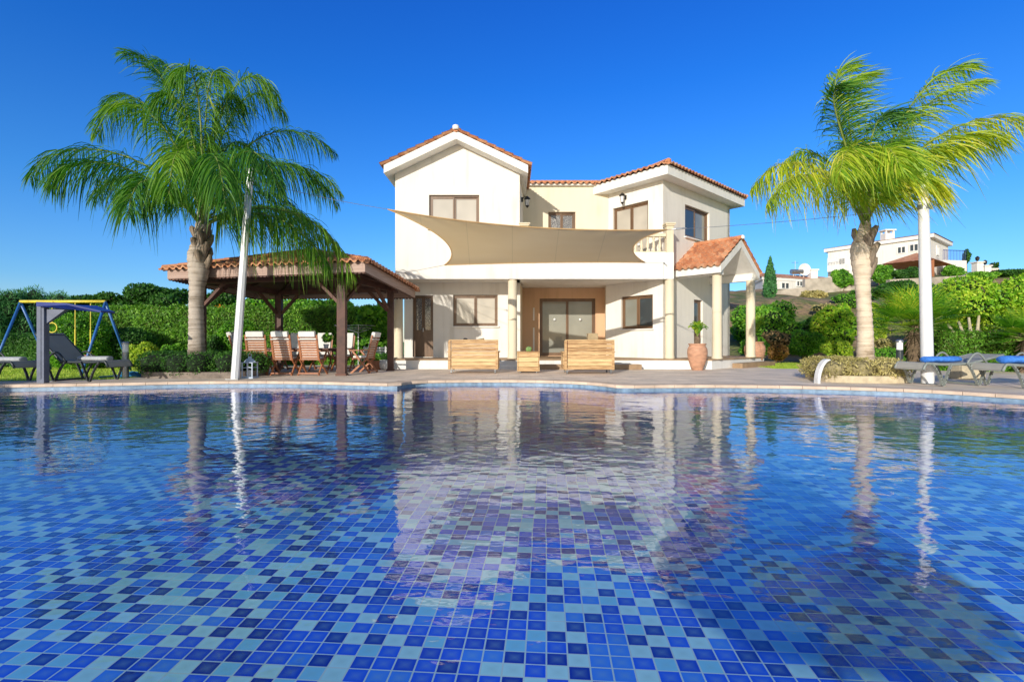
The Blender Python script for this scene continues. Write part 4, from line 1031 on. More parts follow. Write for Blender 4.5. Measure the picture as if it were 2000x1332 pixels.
FLp = [
 ((q(345, 300), q(120, 235, .3), q(58, 350, .6)), 0, .95),
 ((q(320, 330, -1), q(150, 270, -1.4), q(95, 360, -1.6)), 0, .9),
 ((q(370, 250), q(235, 120, .5), q(188, 265, .8)), 1, .9),
 ((q(360, 280, 1), q(270, 130, 1.6), q(205, 210, 2)), 0, .9),
 ((q(370, 240), q(320, 90, .6), q(238, 105, 1)), 0, .5),
 ((q(385, 240, 1), q(345, 110, 1.6), q(300, 120, 2)), 0, .6),
 ((q(400, 230, -.5), q(385, 80, -.8), q(345, 150, -1.2)), 1, .9),
 ((q(402, 230, .5), q(400, 80, 1), q(440, 160, 1.6)), 1, .9),
 ((q(410, 240, 0), q(460, 70, .4), q(545, 190, .8)), 1, .9),
 ((q(415, 270, 1), q(480, 100, 1.8), q(560, 230, 2.2)), 0, .9),
 ((q(430, 300, .3), q(540, 190, 1.2), q(655, 300, 2.4)), 0, .85),
 ((q(435, 330, .2), q(560, 250, 1.0), q(660, 400, 2.0)), 0, .9),
 ((q(440, 350, 1), q(570, 260, 1.9), q(668, 380, 2.7)), 1, .9),
 ((q(450, 405, -.1), q(620, 360, -.3), q(688, 535, -.5)), 1, 1.15, 1.15),
 ((q(448, 410, -.3), q(560, 380, -.7), q(640, 520, -.9)), 1, 1.1, 1.05),
 ((q(450, 400, .5), q(590, 360, 1.4), q(668, 500, 2.2)), 0, 1.0),
 ((q(440, 380, 1.4), q(540, 330, 2.2), q(600, 440, 2.8)), 0, 1.0),
 ((q(350, 370, 1.2), q(240, 300, 2), q(180, 390, 2.6)), 0, 1.0),
 ((q(340, 360, -1.2), q(260, 300, -2), q(250, 420, -2.8)), 0, 1.0, 1.0),
 ((q(400, 330, -1.5), q(420, 220, -2.8), q(440, 400, -3.6)), 0, 1.1, .95),
 ((q(385, 330, -1.5), q(340, 210, -2.6), q(330, 380, -3.4)), 1, 1.0, .95),
 ((q(410, 320, -1.6), q(500, 220, -2.6), q(545, 370, -3.2)), 0, 1.0, .95),
 ((q(400, 320, 1.5), q(370, 200, 2.8), q(350, 330, 3.8)), 0, 1.0),
 ((q(410, 320, 1.5), q(460, 210, 2.8), q(500, 330, 3.6)), 0, 1.0),
 ((q(400, 280, .2), q(430, 150, .3), q(470, 200, .4)), 0, .9),
 ((q(392, 260, -.3), q(350, 140, -.4), q(300, 200, -.5)), 0, .9),
]
LM = {0: M['leaf_frond'], 1: M['leaf_frondy']}
G2 = dict(frondl=[(.0, (.02, .09, .01)), (.4, (.09, .25, .02)), (.75, (.24, .42, .04)), (1, (.5, .54, .11))], frondm=[(.0, (.04, .14, .012)), (.35, (.17, .35, .02)), (.7, (.44, .56, .04)), (1, (.68, .6, .12))])
for k_, st in G2.items(): M['leaf_'+k_] = leafmat('leaf_'+k_, st, trans=.4)
palm((q(385, 700).x, YL, ZD), lp, 'feather palm with green drooping fronds, standing in the planter by the pavilion', cr, FLp, 3, {0: M['leaf_frond'], 1: M['leaf_frondl']}, 1.0)
YR = 12.2
def q(x, y, dy=0): return P(x, y, YR+dy)
cr = q(1690, 440)
rp = [(q(1690, 700).x, ZD, .21), (q(1690, 690).x, q(1690, 650).z, .168), (q(1687, 590).x, q(1687, 590).z, .155), (q(1684, 545).x, q(1684, 545).z, .168), (q(1683, 510).x, q(1683, 510).z, .225), (q(1681, 485).x, q(1681, 485).z, .22), (q(1686, 465).x, q(1686, 465).z, .18), (q(1690, 440).x, q(1690, 440).z, .12), (q(1692, 405).x, q(1692, 405).z, .07)]
FRp = [
 ((q(1650, 340), q(1540, 260, .2), q(1468, 370, .4)), 1, 1.0),
 ((q(1655, 350, -.8), q(1560, 290, -1.2), q(1500, 400, -1.5)), 1, 1.0),
 ((q(1660, 330, .8), q(1570, 250, 1.2), q(1530, 330, 1.6)), 2, .9),
 ((q(1665, 300), q(1590, 130, .3), q(1660, 130, .5)), 2, .45),
 ((q(1670, 300, .8), q(1620, 130, 1.3), q(1700, 150, 1.6)), 2, .4),
 ((q(1670, 300, -.6), q(1600, 180, -.9), q(1640, 170, -1.2)), 0, .5),
 ((q(1715, 320), q(1790, 110, .2), q(1905, 130, .4)), 2, .7),
 ((q(1718, 320, .9), q(1800, 150, 1.4), q(1930, 160, 2)), 2, .7),
 ((q(1720, 340), q(1860, 190, .2), q(2020, 240, .4)), 1, 1.0),
 ((q(1725, 350, -.8), q(1850, 230, -1.1), q(1960, 270, -1.4)), 1, 1.0),
 ((q(1722, 370, .4), q(1790, 270, .6), q(1890, 290, .8)), 2, .9),
 ((q(1722, 380, -.5), q(1770, 300, -.9), q(1840, 370, -1.2)), 1, 1.0),
 ((q(1700, 330, -1.3), q(1720, 230, -2.3), q(1760, 330, -3)), 2, .9),
 ((q(1685, 330, -1.3), q(1660, 230, -2.2), q(1640, 340, -2.8)), 2, .9),
 ((q(1700, 330, 1.3), q(1740, 230, 2.4), q(1770, 300, 3)), 0, .8),
 ((q(1685, 330, 1.3), q(1660, 230, 2.2), q(1650, 300, 2.8)), 0, .8),
 ((q(1692, 300), q(1700, 190, .2), q(1760, 230, .3)), 0, .6),
]
palm((q(1690, 700).x, YR, ZD), rp, 'wind blown feather palm with yellow green fronds in the planter near the right sunbeds', cr, FRp, 5, {0: M['leaf_frond'], 1: M['leaf_frondy'], 2: M['leaf_frondm']}, .92, wind=(.42, 0, .10), tm='trunkpale', stubs=12)

def planter(name, poly, zt, label, lm, core, stone, seed, n, size=.07, hang=.1, foliage_top=.35):
    pts = catmull(poly+[poly[0]], 5)[:-1]; cx = sum(p[0] for p in pts)/len(pts); cy = sum(p[1] for p in pts)/len(pts)
    t = thing(name, (cx, cy, ZD), label, 'planter')
    g = MB(); g.prism([(cx+(x-cx)*.96, cy+(y-cy)*.93) for x, y in pts], ZD-.05, ZD+.16); g.build('stone_kerb', stone, t)
    rng = np.random.default_rng(seed); PL = np.array(pts); lo, hi = PL.min(0), PL.max(0)
    bl = []; r = random.Random(seed)
    import mathutils
    K_ = 46; h = zt-ZD; i = 0
    while len(bl) < K_ and i < 2000:
        i += 1; x, y = r.uniform(lo[0], hi[0]), r.uniform(lo[1], hi[1])
        ins = False; m = len(pts); dm = 9
        for a in range(m):
            x1, y1 = pts[a]; x2, y2 = pts[(a+1) % m]
            if (y1 > y) != (y2 > y) and x < (x2-x1)*(y-y1)/(y2-y1)+x1: ins = not ins
            dm = min(dm, math.hypot(x-x1, y-y1))
        if ins and dm > .22: bl.append((x, y, ZD+h*(.52 if dm < .5 else .6), .40, .38, h*(.50 if dm < .5 else .42)))
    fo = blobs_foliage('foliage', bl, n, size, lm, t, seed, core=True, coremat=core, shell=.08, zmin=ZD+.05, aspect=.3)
    return t
planter('planter_hedge', [(-10.05, 13.2), (-9.4, 12.75), (-7.6, 12.72), (-7.0, 13.2), (-7.1, 14.4), (-8.6, 14.9), (-9.9, 14.2)], PZ(688, 13.2)+.02, 'dark clipped planter hedge on a stone kerb round the palm beside the leaning pole', M['leaf_dark'], M['leafcore'], M['planterstone'], 11, 26000, .06)
planter('planter_hedge', [(7.45, 11.7), (7.8, 11.35), (9.1, 11.3), (9.65, 11.9), (9.5, 13.3), (8.2, 13.5), (7.6, 12.8)], PZ(699, 11.8), 'straw coloured creeping planter hedge round the wind blown palm', M['leaf_olive'], M['olivecore'], M['stone'], 12, 26000, .065)

# ---- pallet style sofas and the cactus box
def plank_box(mb, x0, x1, y, z0, z1, n_, th=.025, gap=.008, axis='x'):
    h = (z1-z0)/n_
    for k in range(n_):
        a, b = z0+k*h+gap/2, z0+(k+1)*h-gap/2
        if axis == 'x': mb.b2(x0, x1, y-th/2, y+th/2, a, b)
        else: mb.b2(y-th/2, y+th/2, x0, x1, a, b)
def sofa(cx, cy, w_, label):
    t = thing('wooden_sofa', (cx, cy, ZD), label, 'sofa', 'wooden sofas on the deck'); z0 = ZD+.13; z1 = PZ(664, 14.7); d = .82
    x0, x1 = cx-w_/2, cx+w_/2; y0, y1 = cy, cy+d
    g = MB(); plank_box(g, x0+.10, x1-.02, y0, z0, z1-.02, 8); g.b2(x0+.03, x1, y0-.03, y0+.09, z1-.019, z1+.01); g.build('backrest', M['teak'], t, bevel=.004)
    for x in (x0+.05, x1-.03):
        g = MB(); g.b2(x-.045, x+.03, y0-.025, y0+.06, z0-.01, z1-.022); g.build('corner_post', M['teak'], t, bevel=.004)
    for x, s in ((x0, 1), (x1, -1)):
        g = MB(); plank_box(g, y0+.09, y1, x+s*.0, z0, z0+.50, 4, axis='y'); g.b2(x-.05, x+.05, y0+.1, y1+.02, z0+.505, z0+.53); g.build('arm', M['teak'], t, bevel=.004)
    g = MB(); plank_box(g, x0+.03, x1-.03, y1-.03, z0, z0+.26, 2); g.b2(x0+.03, x1-.03, y0+.1, y1-.06, z0+.22, z0+.25); g.build('seat', M['teak'], t)
    g = MB(); g.b2(x0+.06, x1-.06, y0+.18, y1-.04, z0+.255, z0+.39); g.build('seat_cushion', M['cushion'], t, bevel=.03)
    for x in (x0+.09, x1-.09):
        for y in (y0+.07, y1-.1):
            c = MB(); c.b2(x-.03, x+.03, y-.03, y+.03, z0-.05, z0-.012); c.tube([(x-.018, y, ZD+.04), (x+.018, y, ZD+.04)], .04, 12); c.build('caster', M['steel'], t)
    return t
s1x = (PX(884, 14.7)+PX(966, 14.7))/2; sofa(PX(924, 14.7), 14.7, 1.50, 'honey coloured plank sofa on casters seen from behind, left of the cactus box')
sofa(PX(1151, 14.5), 14.5, 1.48, 'honey coloured plank sofa on casters seen from behind, with red cushions showing above its back')
t = thing('cactus_planter', (PX(1032, 14.9), 14.9, ZD), 'small square plank planter box with a round cactus between the two sofas', 'planter')
g = MB(); cx = PX(1032, 14.9); a = .325; z0, z1 = ZD+.05, PZ(687, 14.9)
for y in (14.9, 15.5): plank_box(g, cx-a+.02, cx+a-.02, y, z0, z1-.02, 4)
for x in (cx-a, cx+a): plank_box(g, 14.9, 15.5, x, z0, z1-.02, 4, axis='y')
g.b2(cx-a-.02, cx+a+.02, 14.86, 15.54, z1-.019, z1+.008); g.build('box', M['teak'], t, bevel=.003)
g = MB(); q_ = (cx+.02, 15.1, z1); seg = 24; prof = [(.03, -.02), (.07, .02), (.085, .07), (.075, .12), (.04, .15), (.01, .155)]
k0 = len(g.v); g.lathe(q_, prof, seg)
g.v = [(q_[0]+(v[0]-q_[0])*(1+.14*(i % 2)), q_[1]+(v[1]-q_[1])*(1+.14*(i % 2)), v[2]) for i, v in enumerate(g.v)]
g.build('cactus', simple('cactus_green', (.18, .30, .09), .7), t)
for x in (cx-.25, cx+.25):
    g = MB(); g.tube([(x-.02, 14.95, ZD+.027), (x+.02, 14.95, ZD+.027)], .028, 10); g.build('caster', M['steel'], t)
# things lying on the sofas
zt_ = PZ(664, 14.7)
for i, (x, w_, lab) in enumerate(((1117, .34, 'dull red cushion on the right sofa, left of the tan box'), (1176, .26, 'small dull red cushion on the right sofa, right of the tan box'))):
    g = MB(); g.box((PX(x, 14.85), 14.85, ZD+.74), (w_, .14, .42), rot=Matrix.Rotation(.2, 3, 'X')); tag(g.build('cushion', M['red'], bevel=.04), lab, 'cushion')
g = MB(); g.b2(PX(1147, 15.2), PX(1166, 15.2), 15.0, 15.3, ZD+.57, PZ(651, 15.2)); tag(g.build('box', M['cardboard'], bevel=.01), 'tan box standing on the right sofa between the red cushions', 'box')
g = MB(); g.tube([(PX(918, 14.9), 14.85, zt_-.06), (PX(946, 14.9), 14.9, zt_+.01)], .05, 10); tag(g.build('bolster', M['cardboard'], smooth=True), 'tan bolster peeking over the back of the left sofa', 'cushion')
g = MB(); g.lathe((PX(909, 14.85), 14.85, zt_-.05), [(.06, 0), (.075, .04), (.06, .09), (.03, .11)], 14); tag(g.build('bag', M['black'], smooth=True), 'small black bag resting on the back of the left sofa', 'bag')

# ---- big clay jars with cycads
def jar(x, y, r, h, label, z=ZD, seed=1, nf=22, fl=.52):
    t = thing('plant_jar', (x, y, z), label, 'planter'); g = MB()
    g.lathe((x, y, z), [(r*.52, 0), (r*.55, .02), (r*.74, h*.22), (r*.93, h*.45), (r, h*.66), (r*.96, h*.80), (r*.80, h*.91), (r*.78, h*.93), (r*.88, h*.96), (r*.88, h), (r*.74, h), (r*.70, h*.93)], 36)
    for k in (.44, .58): g.lathe((x, y, z+h*k), [(r*(.93 if k < .5 else .985), 0), (r*(.95 if k < .5 else 1.0), .012), (r*(.95 if k < .5 else .99), .026)], 36)
    g.build('jar', M['pot'], t, smooth=True)
    g = MB(); g.lathe((x, y, z+h*.93), [(r*.7, 0), (r*.6, .02)], 20); g.build('soil', M['soil'], t)
    g = MB(); g.tube([(x, y, z+h*.9), (x, y, z+h+.16), (x, y, z+h+.24)], [.10, .11, .07], 12); g.build('stem', M['bark'], t)
    r_ = random.Random(seed); top_ = V((x, y, z+h+.2))
    for k in range(nf):
        a = k*2.4+r_.random()*.3; e = .25+.75*(k/nf); o = V((math.cos(a), math.sin(a), 0))
        p3 = top_+o*fl*e*.75+V((0, 0, fl*(1.25-.75*e))); p1 = top_+o*fl*.12*e+V((0, 0, fl*.4)); p2 = top_+o*fl*.45*e+V((0, 0, fl*(1.05-.2*e)))
        frond_mesh('leaf', [tuple(top_), tuple(p1), tuple(p2), tuple(p3)], 34, .13, .013, .02, M['leaf_yellow'] if k % 3 else M['leaf_bright'], t, seed=seed*50+k, t0=.2, rr=.008, spread=.1, fwd=.7, segs=2)
    return t
jar(PX(1362, 16.45), 16.45, .325, PZ(671, 16.45)-ZD, 'large terracotta jar with an upright cycad, in front of the porch column')
jx = 19.9; jar(PX(1474, jx), jx, .40, .95, 'large terracotta jar with a spreading cycad, half hidden behind the far porch column', seed=2, z=ZD, nf=30, fl=.85)

# ---- lantern
def make_lantern(x, y):
    t = thing('lantern', (x, y, ZD), 'pale metal and glass lantern standing beside the foot of the leaning pole', 'lantern'); h = .60; w_ = .13
    g = MB()
    for a in (-1, 1):
        for b in (-1, 1): g.b2(x+a*w_-.012, x+a*w_+.012, y+b*w_-.012, y+b*w_+.012, ZD+.04, ZD+.40)
    g.b2(x-w_-.03, x+w_+.03, y-w_-.03, y+w_+.03, ZD, ZD+.039); g.b2(x-w_-.02, x+w_+.02, y-w_-.02, y+w_+.02, ZD+.401, ZD+.42)
    for b in (-1, 1): g.b2(x-.008, x+.008, y+b*w_-.01, y+b*w_+.01, ZD+.04, ZD+.4); g.b2(x-w_, x+w_, y+b*w_-.011, y+b*w_+.011, ZD+.27, ZD+.285)
    g.lathe((x, y, ZD+.42), [(.16, 0), (.09, .08), (.05, .10), (.05, .13), (.02, .15)], 4)
    r_ = .045; g.tube([(x+r_*math.cos(k*math.pi/6), y, ZD+.60+r_*math.sin(k*math.pi/6)) for k in range(13)], .006, 5)
    g.build('frame', simple('pale_blue_metal', (.42, .50, .62), .4), t)
    g = MB(); g.lathe((x, y, ZD+.04), [(.04, 0), (.04, .16), (.035, .17)], 14); g.build('candle', M['cushion'], t)
make_lantern(PX(488, 12.9), 12.9)

# ---- sun loungers
def make_lounger(name, sling, frame, back=.5, label='x'):
    t = thing(name, (0, 0, 0), label, 'sun lounger'); W_ = .31
    def prof(s):   # foot at x 0, head at x 1.95
        if s < .12: return V((.0+s*.8, 0, .27+.10*math.sin(min(1, s/.12)*math.pi/2)))
        if s < 1.2: return V((s-.024, 0, .37-.02*math.sin((s-.12)/1.08*math.pi)))
        return V((1.176+(s-1.2)*math.cos(back), 0, .37+(s-1.2)*math.sin(back)))
    S = [k*.05 for k in range(41)]
    for sg in (-1, 1):
        g = MB(); g.tube([prof(s)+V((0, sg*W_, 0)) for s in S], .022, 8); g.build('side_rail', frame, t, smooth=True)
        for x0, x1 in ((.18, .62), (1.02, 1.50)):
            g = MB(); pts_ = []
            for k in range(15):
                u = k/14; pts_.append(V((x0+(x1-x0)*u+.04*math.sin(u*math.pi*2), sg*(W_+.035), .35-.35*math.sin(min(1, u*1.5)*math.pi/2)**1.2 if u < .667 else .35*((u-.667)/.333)**1.15)))
            for p in pts_: p.z = max(p.z, .022)
            for a_, b_ in zip(pts_[:-1], pts_[1:]): g.beam(a_-(b_-a_)*.1, b_+(b_-a_)*.1, .05, .022)
            g.build('leg', frame, t)
        g = MB(); g.tube([(1.0+.5*k/8, sg*(W_+.04), .36+.17*math.sin(k/8*math.pi)) for k in range(9)], .018, 8); g.build('arm', frame, t, smooth=True)
    g = MB(); k0 = []
    for s in S: p = prof(s); k0.append((p, 0))
    vs = []; 
    for p, _ in k0: vs += [(p.x, -W_+.01, p.z+.012), (p.x, W_-.01, p.z+.012), (p.x, -W_+.01, p.z-.006), (p.x, W_-.01, p.z-.006)]
    m = len(k0); fs_ = []
    for i in range(m-1): a_ = i*4; b_ = a_+4; fs_ += [(a_, b_, b_+1, a_+1), (a_+2, a_+3, b_+3, b_+2), (a_, a_+2, b_+2, b_), (a_+1, b_+1, b_+3, a_+3)]
    g.add(vs, fs_); g.build('sling', sling, t, smooth=False)
    g = MB()
    pz = prof(1.95)
    for x, z in ((.05, .31), (1.18, .34), (pz.x, pz.z), (1.27, .03)): g = MB(); g.tube([(x, -W_, z), (x, W_, z)], .018, 8); g.build('cross_bar', frame, t)
    return t
def towel(x, y, z, ang, ln, r, mat, label, squash=.68):
    g = MB(); d = V((math.cos(ang), math.sin(ang), 0)); s = V((-d.y, d.x, 0)); n_ = 30; rings = []
    for e in (-.5, -.49, -.25, 0, .25, .49, .5):
        for k in range(n_):
            a_ = 2*math.pi*k/n_; rr = r*(1.0+.05*math.sin(3*a_+e*9)+.035*noise.noise(V((e*5, math.cos(a_)*1.5, math.sin(a_)*1.5)))) * (.93 if abs(e) == .5 else 1); rr *= 1.0
            vv_ = V((x, y, z+r*squash))+d*(ln*e)+s*(math.cos(a_)*rr*1.15)+V((0, 0, math.sin(a_)*rr*squash)); g.v.append(tuple(vv_))
    for i in range(6):
        for k in range(n_): g.f.append((i*n_+k, i*n_+(k+1) % n_, (i+1)*n_+(k+1) % n_, (i+1)*n_+k)); g.m.append(0)
    g.f.append(tuple(range(n_))[::-1]); g.m.append(0); g.f.append(tuple(range(6*n_, 7*n_))); g.m.append(0)
    # spiral end of the roll
    sp_ = MB()
    o = g.build('rolled_towel', mat, smooth=True); tag(o, label, 'towel'); return o
def place(o, x, y, a, z=ZD): o.location = (x, y, z); o.rotation_euler.z = a; o.scale = (1.05, 1.05, 1.34)
lg = make_lounger('sun_lounger', M['fabricsling'], M['framedark'], .66, 'dark framed sunbed with its mesh backrest raised high, behind the slate post'); lg['group'] = 'dark sunbeds on the shaded side'
place(lg, -9.44, 11.85, math.pi-.10)
l2 = copy_tree(lg); l2['label'] = 'dark framed sunbed cut by the frame edge, only its foot end showing'; place(l2, PX(58, 11.45), 11.45, math.pi-.10)
towel(-10.15, 11.97, ZD+.49, math.pi-.1, .80, .085, M['towelgrey'], 'rolled grey towel on the sunbed with raised backrest')
towel(PX(58, 11.45)-.55, 11.5, ZD+.49, math.pi-.1, .80, .085, M['towelgrey'], 'rolled grey towel on the sunbed cut by the frame edge')
lr = make_lounger('sun_lounger', M['fabricsling'], M['framegrey'], .16, 'grey framed sunbed lying flat with a blue towel, nearest the pole'); lr['group'] = 'grey sunbeds on the sunny side'
place(lr, PX(1757, 11.0), 10.75, .16)
lr2 = copy_tree(lr); lr2['label'] = 'grey framed sunbed with blue towel at the corner of the pool, cut by the frame'; place(lr2, PX(1921, 10.35), 10.3, .10)
a_ = .16; towel(PX(1757, 11.0)+.82, 10.75+.13, ZD+.505, a_, .86, .095, M['towelblue'], 'rolled bright blue towel on the sunbed in front of the white pole')
towel(PX(1921, 10.35)+.85, 10.3+.10, ZD+.505, .1, .90, .115, M['towelblue'], 'thick rolled deep blue towel on the sunbed cut by the frame edge')

# ---- slate shower post with navy panel
X0 = PX(87, 11.35); t = thing('outdoor_shower', (X0, 11.35, ZD), 'square slate coloured shower post with a navy panel, standing at the pool edge', 'shower')
zt_ = PZ(592, 11.35)
g = MB(); g.b2(X0-.09, X0+.08, 11.25, 11.39, ZD, zt_); g.b2(X0-.02, X0+.02, 11.238, 11.249, ZD+.1, zt_-.1); g.build('post', M['posts'], t, bevel=.01)
g = MB(); zz = zt_+.012; vs = [(X0+.0, 11.15, zz), (X0+.70, 11.15, zz-.03), (X0+1.30, 11.35, zz-.19), (X0+1.30, 11.75, zz-.19), (X0+.70, 11.95, zz-.03), (X0+.0, 11.95, zz)]
g.add(vs+[(a, b, c-.10 if i in (0, 5) else c-.04) for i, (a, b, c) in enumerate(vs)], [(0, 1, 2, 3, 4, 5), (11, 10, 9, 8, 7, 6)]+[(i, i+6, (i+1) % 6+6, (i+1) % 6) for i in range(6)]); g.build('panel', M['navy'], t)
g = MB(); g.add([(X0+.081, 11.3, zt_-.15), (X0+.55, 11.3, zt_-.13), (X0+.081, 11.3, zt_-.48), (X0+.081, 11.36, zt_-.15), (X0+.55, 11.42, zt_-.13), (X0+.081, 11.36, zt_-.48)], [(0, 1, 2), (5, 4, 3), (0, 3, 4, 1), (1, 4, 5, 2), (2, 5, 3, 0)]); g.build('bracket', M['posts'], t)

# ---- swing set
t = thing('swing_set', (-13.8, 15.4, ZD-.03), 'blue and yellow metal swing frame on the lawn by the hedge', 'swing set'); zg = ZD-.03
bl_, br_ = P(40, 589, 15.6), P(206, 589, 15.3)
g = MB(); g.tube([bl_, br_], .045, 12); g.build('top_bar', M['yellowpaint'], t, smooth=True)
for p in (bl_, br_):
    for dy, dx in ((-1.15, .25), (1.15, -.1)):
        g = MB(); g.tube([p+V((.0, 0, -.02)), (p.x+dx, p.y+dy, zg)], .038, 10); g.build('leg', M['bluepaint'], t, smooth=True)
sx0, sx1 = PX(147, 15.4), PX(177, 15.4)
g = MB(); g.b2(sx0-.05, sx1+.05, 15.28, 15.52, ZD+.50, ZD+.54); st_ = g.build('seat', M['teakchair'], t, bevel=.01)
for x in (sx0, sx1):
    g = MB(); g.tube([(x, 15.4, ZD+.54), (x, 15.4, bl_.z-.9)], .022, 8); g.tube([(x, 15.4, bl_.z-.9), (x, 15.4, bl_.z)], .014, 6); g.build('rope', M['yellowpaint'], st_)
x = PX(102, 15.4); g = MB(); r_ = .15
g.tube([(x+r_*math.cos(k*math.pi/8), 15.4, PZ(640, 15.4)+r_*math.sin(k*math.pi/8)) for k in range(17)], .018, 6); g.tube([(x, 15.4, PZ(640, 15.4)+r_), (x, 15.4, bl_.z)], .012, 6); g.build('ring_swing', M['yellowpaint'], t)

# ---- bollard lamps
def bollard(x, y, label, h, r=.075):
    t = thing('bollard_light', (x, y, ZD-.03), label, 'garden light', 'bollard lights in the garden'); z = ZD-.03
    g = MB(); g.lathe((x, y, z), [(r*1.5, 0), (r*1.5, .02), (r, .03), (r, h*.72)], 20); g.build('post', M['framedark'] if x > 0 else M['steel'], t, smooth=False)
    g = MB(); g.lathe((x, y, z+h*.72), [(r*.92, 0), (r*.92, h*.2)], 20); g.build('lamp_glass', M['lampglass'], t)
    g = MB(); g.lathe((x, y, z+h*.92), [(r*1.08, 0), (r*1.05, h*.05), (r*.5, h*.08)], 20); g.build('cap', M['steel'], t)
bollard(PX(245, 12.9), 12.9, 'short bollard light with pale head beside the yellowish shrub', PZ(667, 12.9)-ZD+.03)
bollard(PX(1757, 14.0), 14.0, 'short bollard light behind the planter, in front of the fan palm', PZ(663, 14.0)-ZD+.03, .085)
# small things
g = MB()
for k in range(3):
    r_ = .30-.05*k; g.tube([(PX(258, 13.4)+r_*1.2*math.cos(a*math.pi/12), 13.4+r_*math.sin(a*math.pi/12), ZD+.03+.035*k+.02*math.sin(a)) for a in range(25)], .022, 6)
g.tube([(PX(258, 13.4)-.3, 13.4, ZD+.03), (PX(258, 13.4)-.5, 13.25, ZD+.02), (PX(258, 13.4)-.55, 13.0, ZD+.02)], .022, 6)
tag(g.build('garden_hose', M['bluehose'], smooth=True), 'coiled blue hose on the grass at the foot of the pale headed bollard light', 'hose')
x0 = PX(1598, 11.35); g = MB(); pr = []
for k in range(13):
    a_ = k/12; pr.append((x0-.10+.26*(1-math.cos(a_*math.pi/2)), ZD+.56*math.sin(a_*math.pi/2)))
vs = []
for (x, z) in pr: vs += [(x, 11.2, z), (x, 11.36, z), (x+.06, 11.36, z-.025), (x+.06, 11.2, z-.025)]
fs_ = [(i*4+j, i*4+(j+1) % 4, i*4+4+(j+1) % 4, i*4+4+j) for i in range(12) for j in range(4)]+[(0, 1, 2, 3), (51, 50, 49, 48)]
g.add(vs, fs_); tag(g.build('water_spout', M['ghostwhite'], bevel=.01), 'curved white water spout at the pool side, at the end of the straw coloured planter', 'spout')
X_, Y_ = PX(1888, 12.6), 12.6; t = thing('stone_trough', (X_, Y_, ZD), 'cream stone trough on the deck seen under the flat sunbed', 'planter')
g = MB(); w_ = .30
for a, b, c, d in ((-w_, w_, -.2, -.15), (-w_, w_, .15, .2), (-w_, -w_+.05, -.149, .149), (w_-.05, w_, -.149, .149)): g.b2(X_+a, X_+b, Y_+c, Y_+d, ZD, ZD+.36)
g.build('trough', M['stone'], t, bevel=.02); g = MB(); g.b2(X_-w_+.05, X_+w_-.05, Y_-.149, Y_+.149, ZD+.25, ZD+.30); g.build('soil', M['soil'], t)
# pot plant on the table
t = thing('potted_plant', (PX(637, 15.3), 15.3, .866), 'small leafy pot plant on the dining table', 'plant'); x = PX(637, 15.3)
g = MB(); g.lathe((x, 15.3, .866), [(.06, 0), (.085, .12), (.09, .13)], 16); g.build('pot', M['ghostwhite'], t)
blobs_foliage('foliage', lumpy(x, 15.3, 1.18, .18, .18, .2, 5, 4), 500, .07, M['leaf_bright'], t, 4, core=False)
# rotary dryer, white bench, box planter and pot beyond the pavilion
X_, Y_ = PX(700, 18.6), 18.6; t = thing('clothes_airer', (X_, Y_, ZD-.03), 'folded out white rotary clothes airer in front of the leafy shrub', 'clothes airer')
g = MB(); g.tube([(X_, Y_, ZD-.03), (X_, Y_, PZ(648, Y_))], .022, 8); g.build('post', M['ghostwhite'], t)
for k in range(4):
    a_ = .3+k*math.pi/2; g = MB(); c = V((X_, Y_, PZ(650, Y_))); g.tube([c, c+V((.85*math.cos(a_), .85*math.sin(a_), .28))], .014, 6); g.build('arm', M['ghostwhite'], t)
g = MB()
for rr_ in (.35, .55, .8):
    pts_ = [V((X_+rr_*math.cos(.3+k*math.pi/2), Y_+rr_*math.sin(.3+k*math.pi/2), PZ(650, Y_)+.28*rr_/.85)) for k in range(5)]
    g.tube(pts_, .006, 5)
g.build('line', M['ghostwhite'], t)
X_, Y_ = PX(729, 17.6), 17.6; t = thing('garden_bench', (X_, Y_, ZD), 'low white garden bench against the leafy shrub beyond the pavilion', 'bench')
g = MB()
for k in range(4): g.b2(X_-.42, X_+.42, Y_-.2+k*.1, Y_-.12+k*.1, ZD+.40, ZD+.43)
g.build('seat', M['ghostwhite'], t); g = MB()
for k in range(3): g.b2(X_-.42, X_+.42, Y_+.22, Y_+.25, ZD+.48+k*.1, ZD+.55+k*.1)
for x in (-.38, .38): g.b2(X_+x-.02, X_+x+.02, Y_+.20, Y_+.219, ZD+.40, ZD+.78)
g.build('backrest', M['ghostwhite'], t)
for x in (-.38, .38):
    for y in (-.16, .16): g = MB(); g.b2(X_+x-.02, X_+x+.02, Y_+y-.02, Y_+y+.02, ZD, ZD+.399); g.build('leg', M['ghostwhite'], t)
X_, Y_ = PX(736, 16.9), 16.9; t = thing('box_planter', (X_, Y_, ZD), 'low brown box planter with small green plants beside the pavilion post', 'planter')
g = MB(); g.b2(X_-.30, X_+.30, Y_-.18, Y_+.18, ZD, ZD+.30); g.build('box', M['teakchair'], t, bevel=.01)
blobs_foliage('foliage', lumpy(X_, Y_, ZD+.42, .28, .16, .16, 5, 8), 700, .06, M['leaf_bright'], t, 8, core=False)
X_, Y_ = PX(752, 16.75), 16.75; t = thing('plant_pot', (X_, Y_, ZD), 'round white plant pot beside the terrace corner, right of the box planter', 'plant pot')
g = MB(); g.lathe((X_, Y_, ZD), [(.12, 0), (.17, .05), (.19, .2), (.17, .33), (.15, .33), (.14, .26)], 22); g.build('pot', M['ghostwhite'], t, smooth=True)
blobs_foliage('foliage', lumpy(X_, Y_, ZD+.45, .2, .2, .16, 4, 9), 500, .06, M['leaf_dark'], t, 9, core=False)

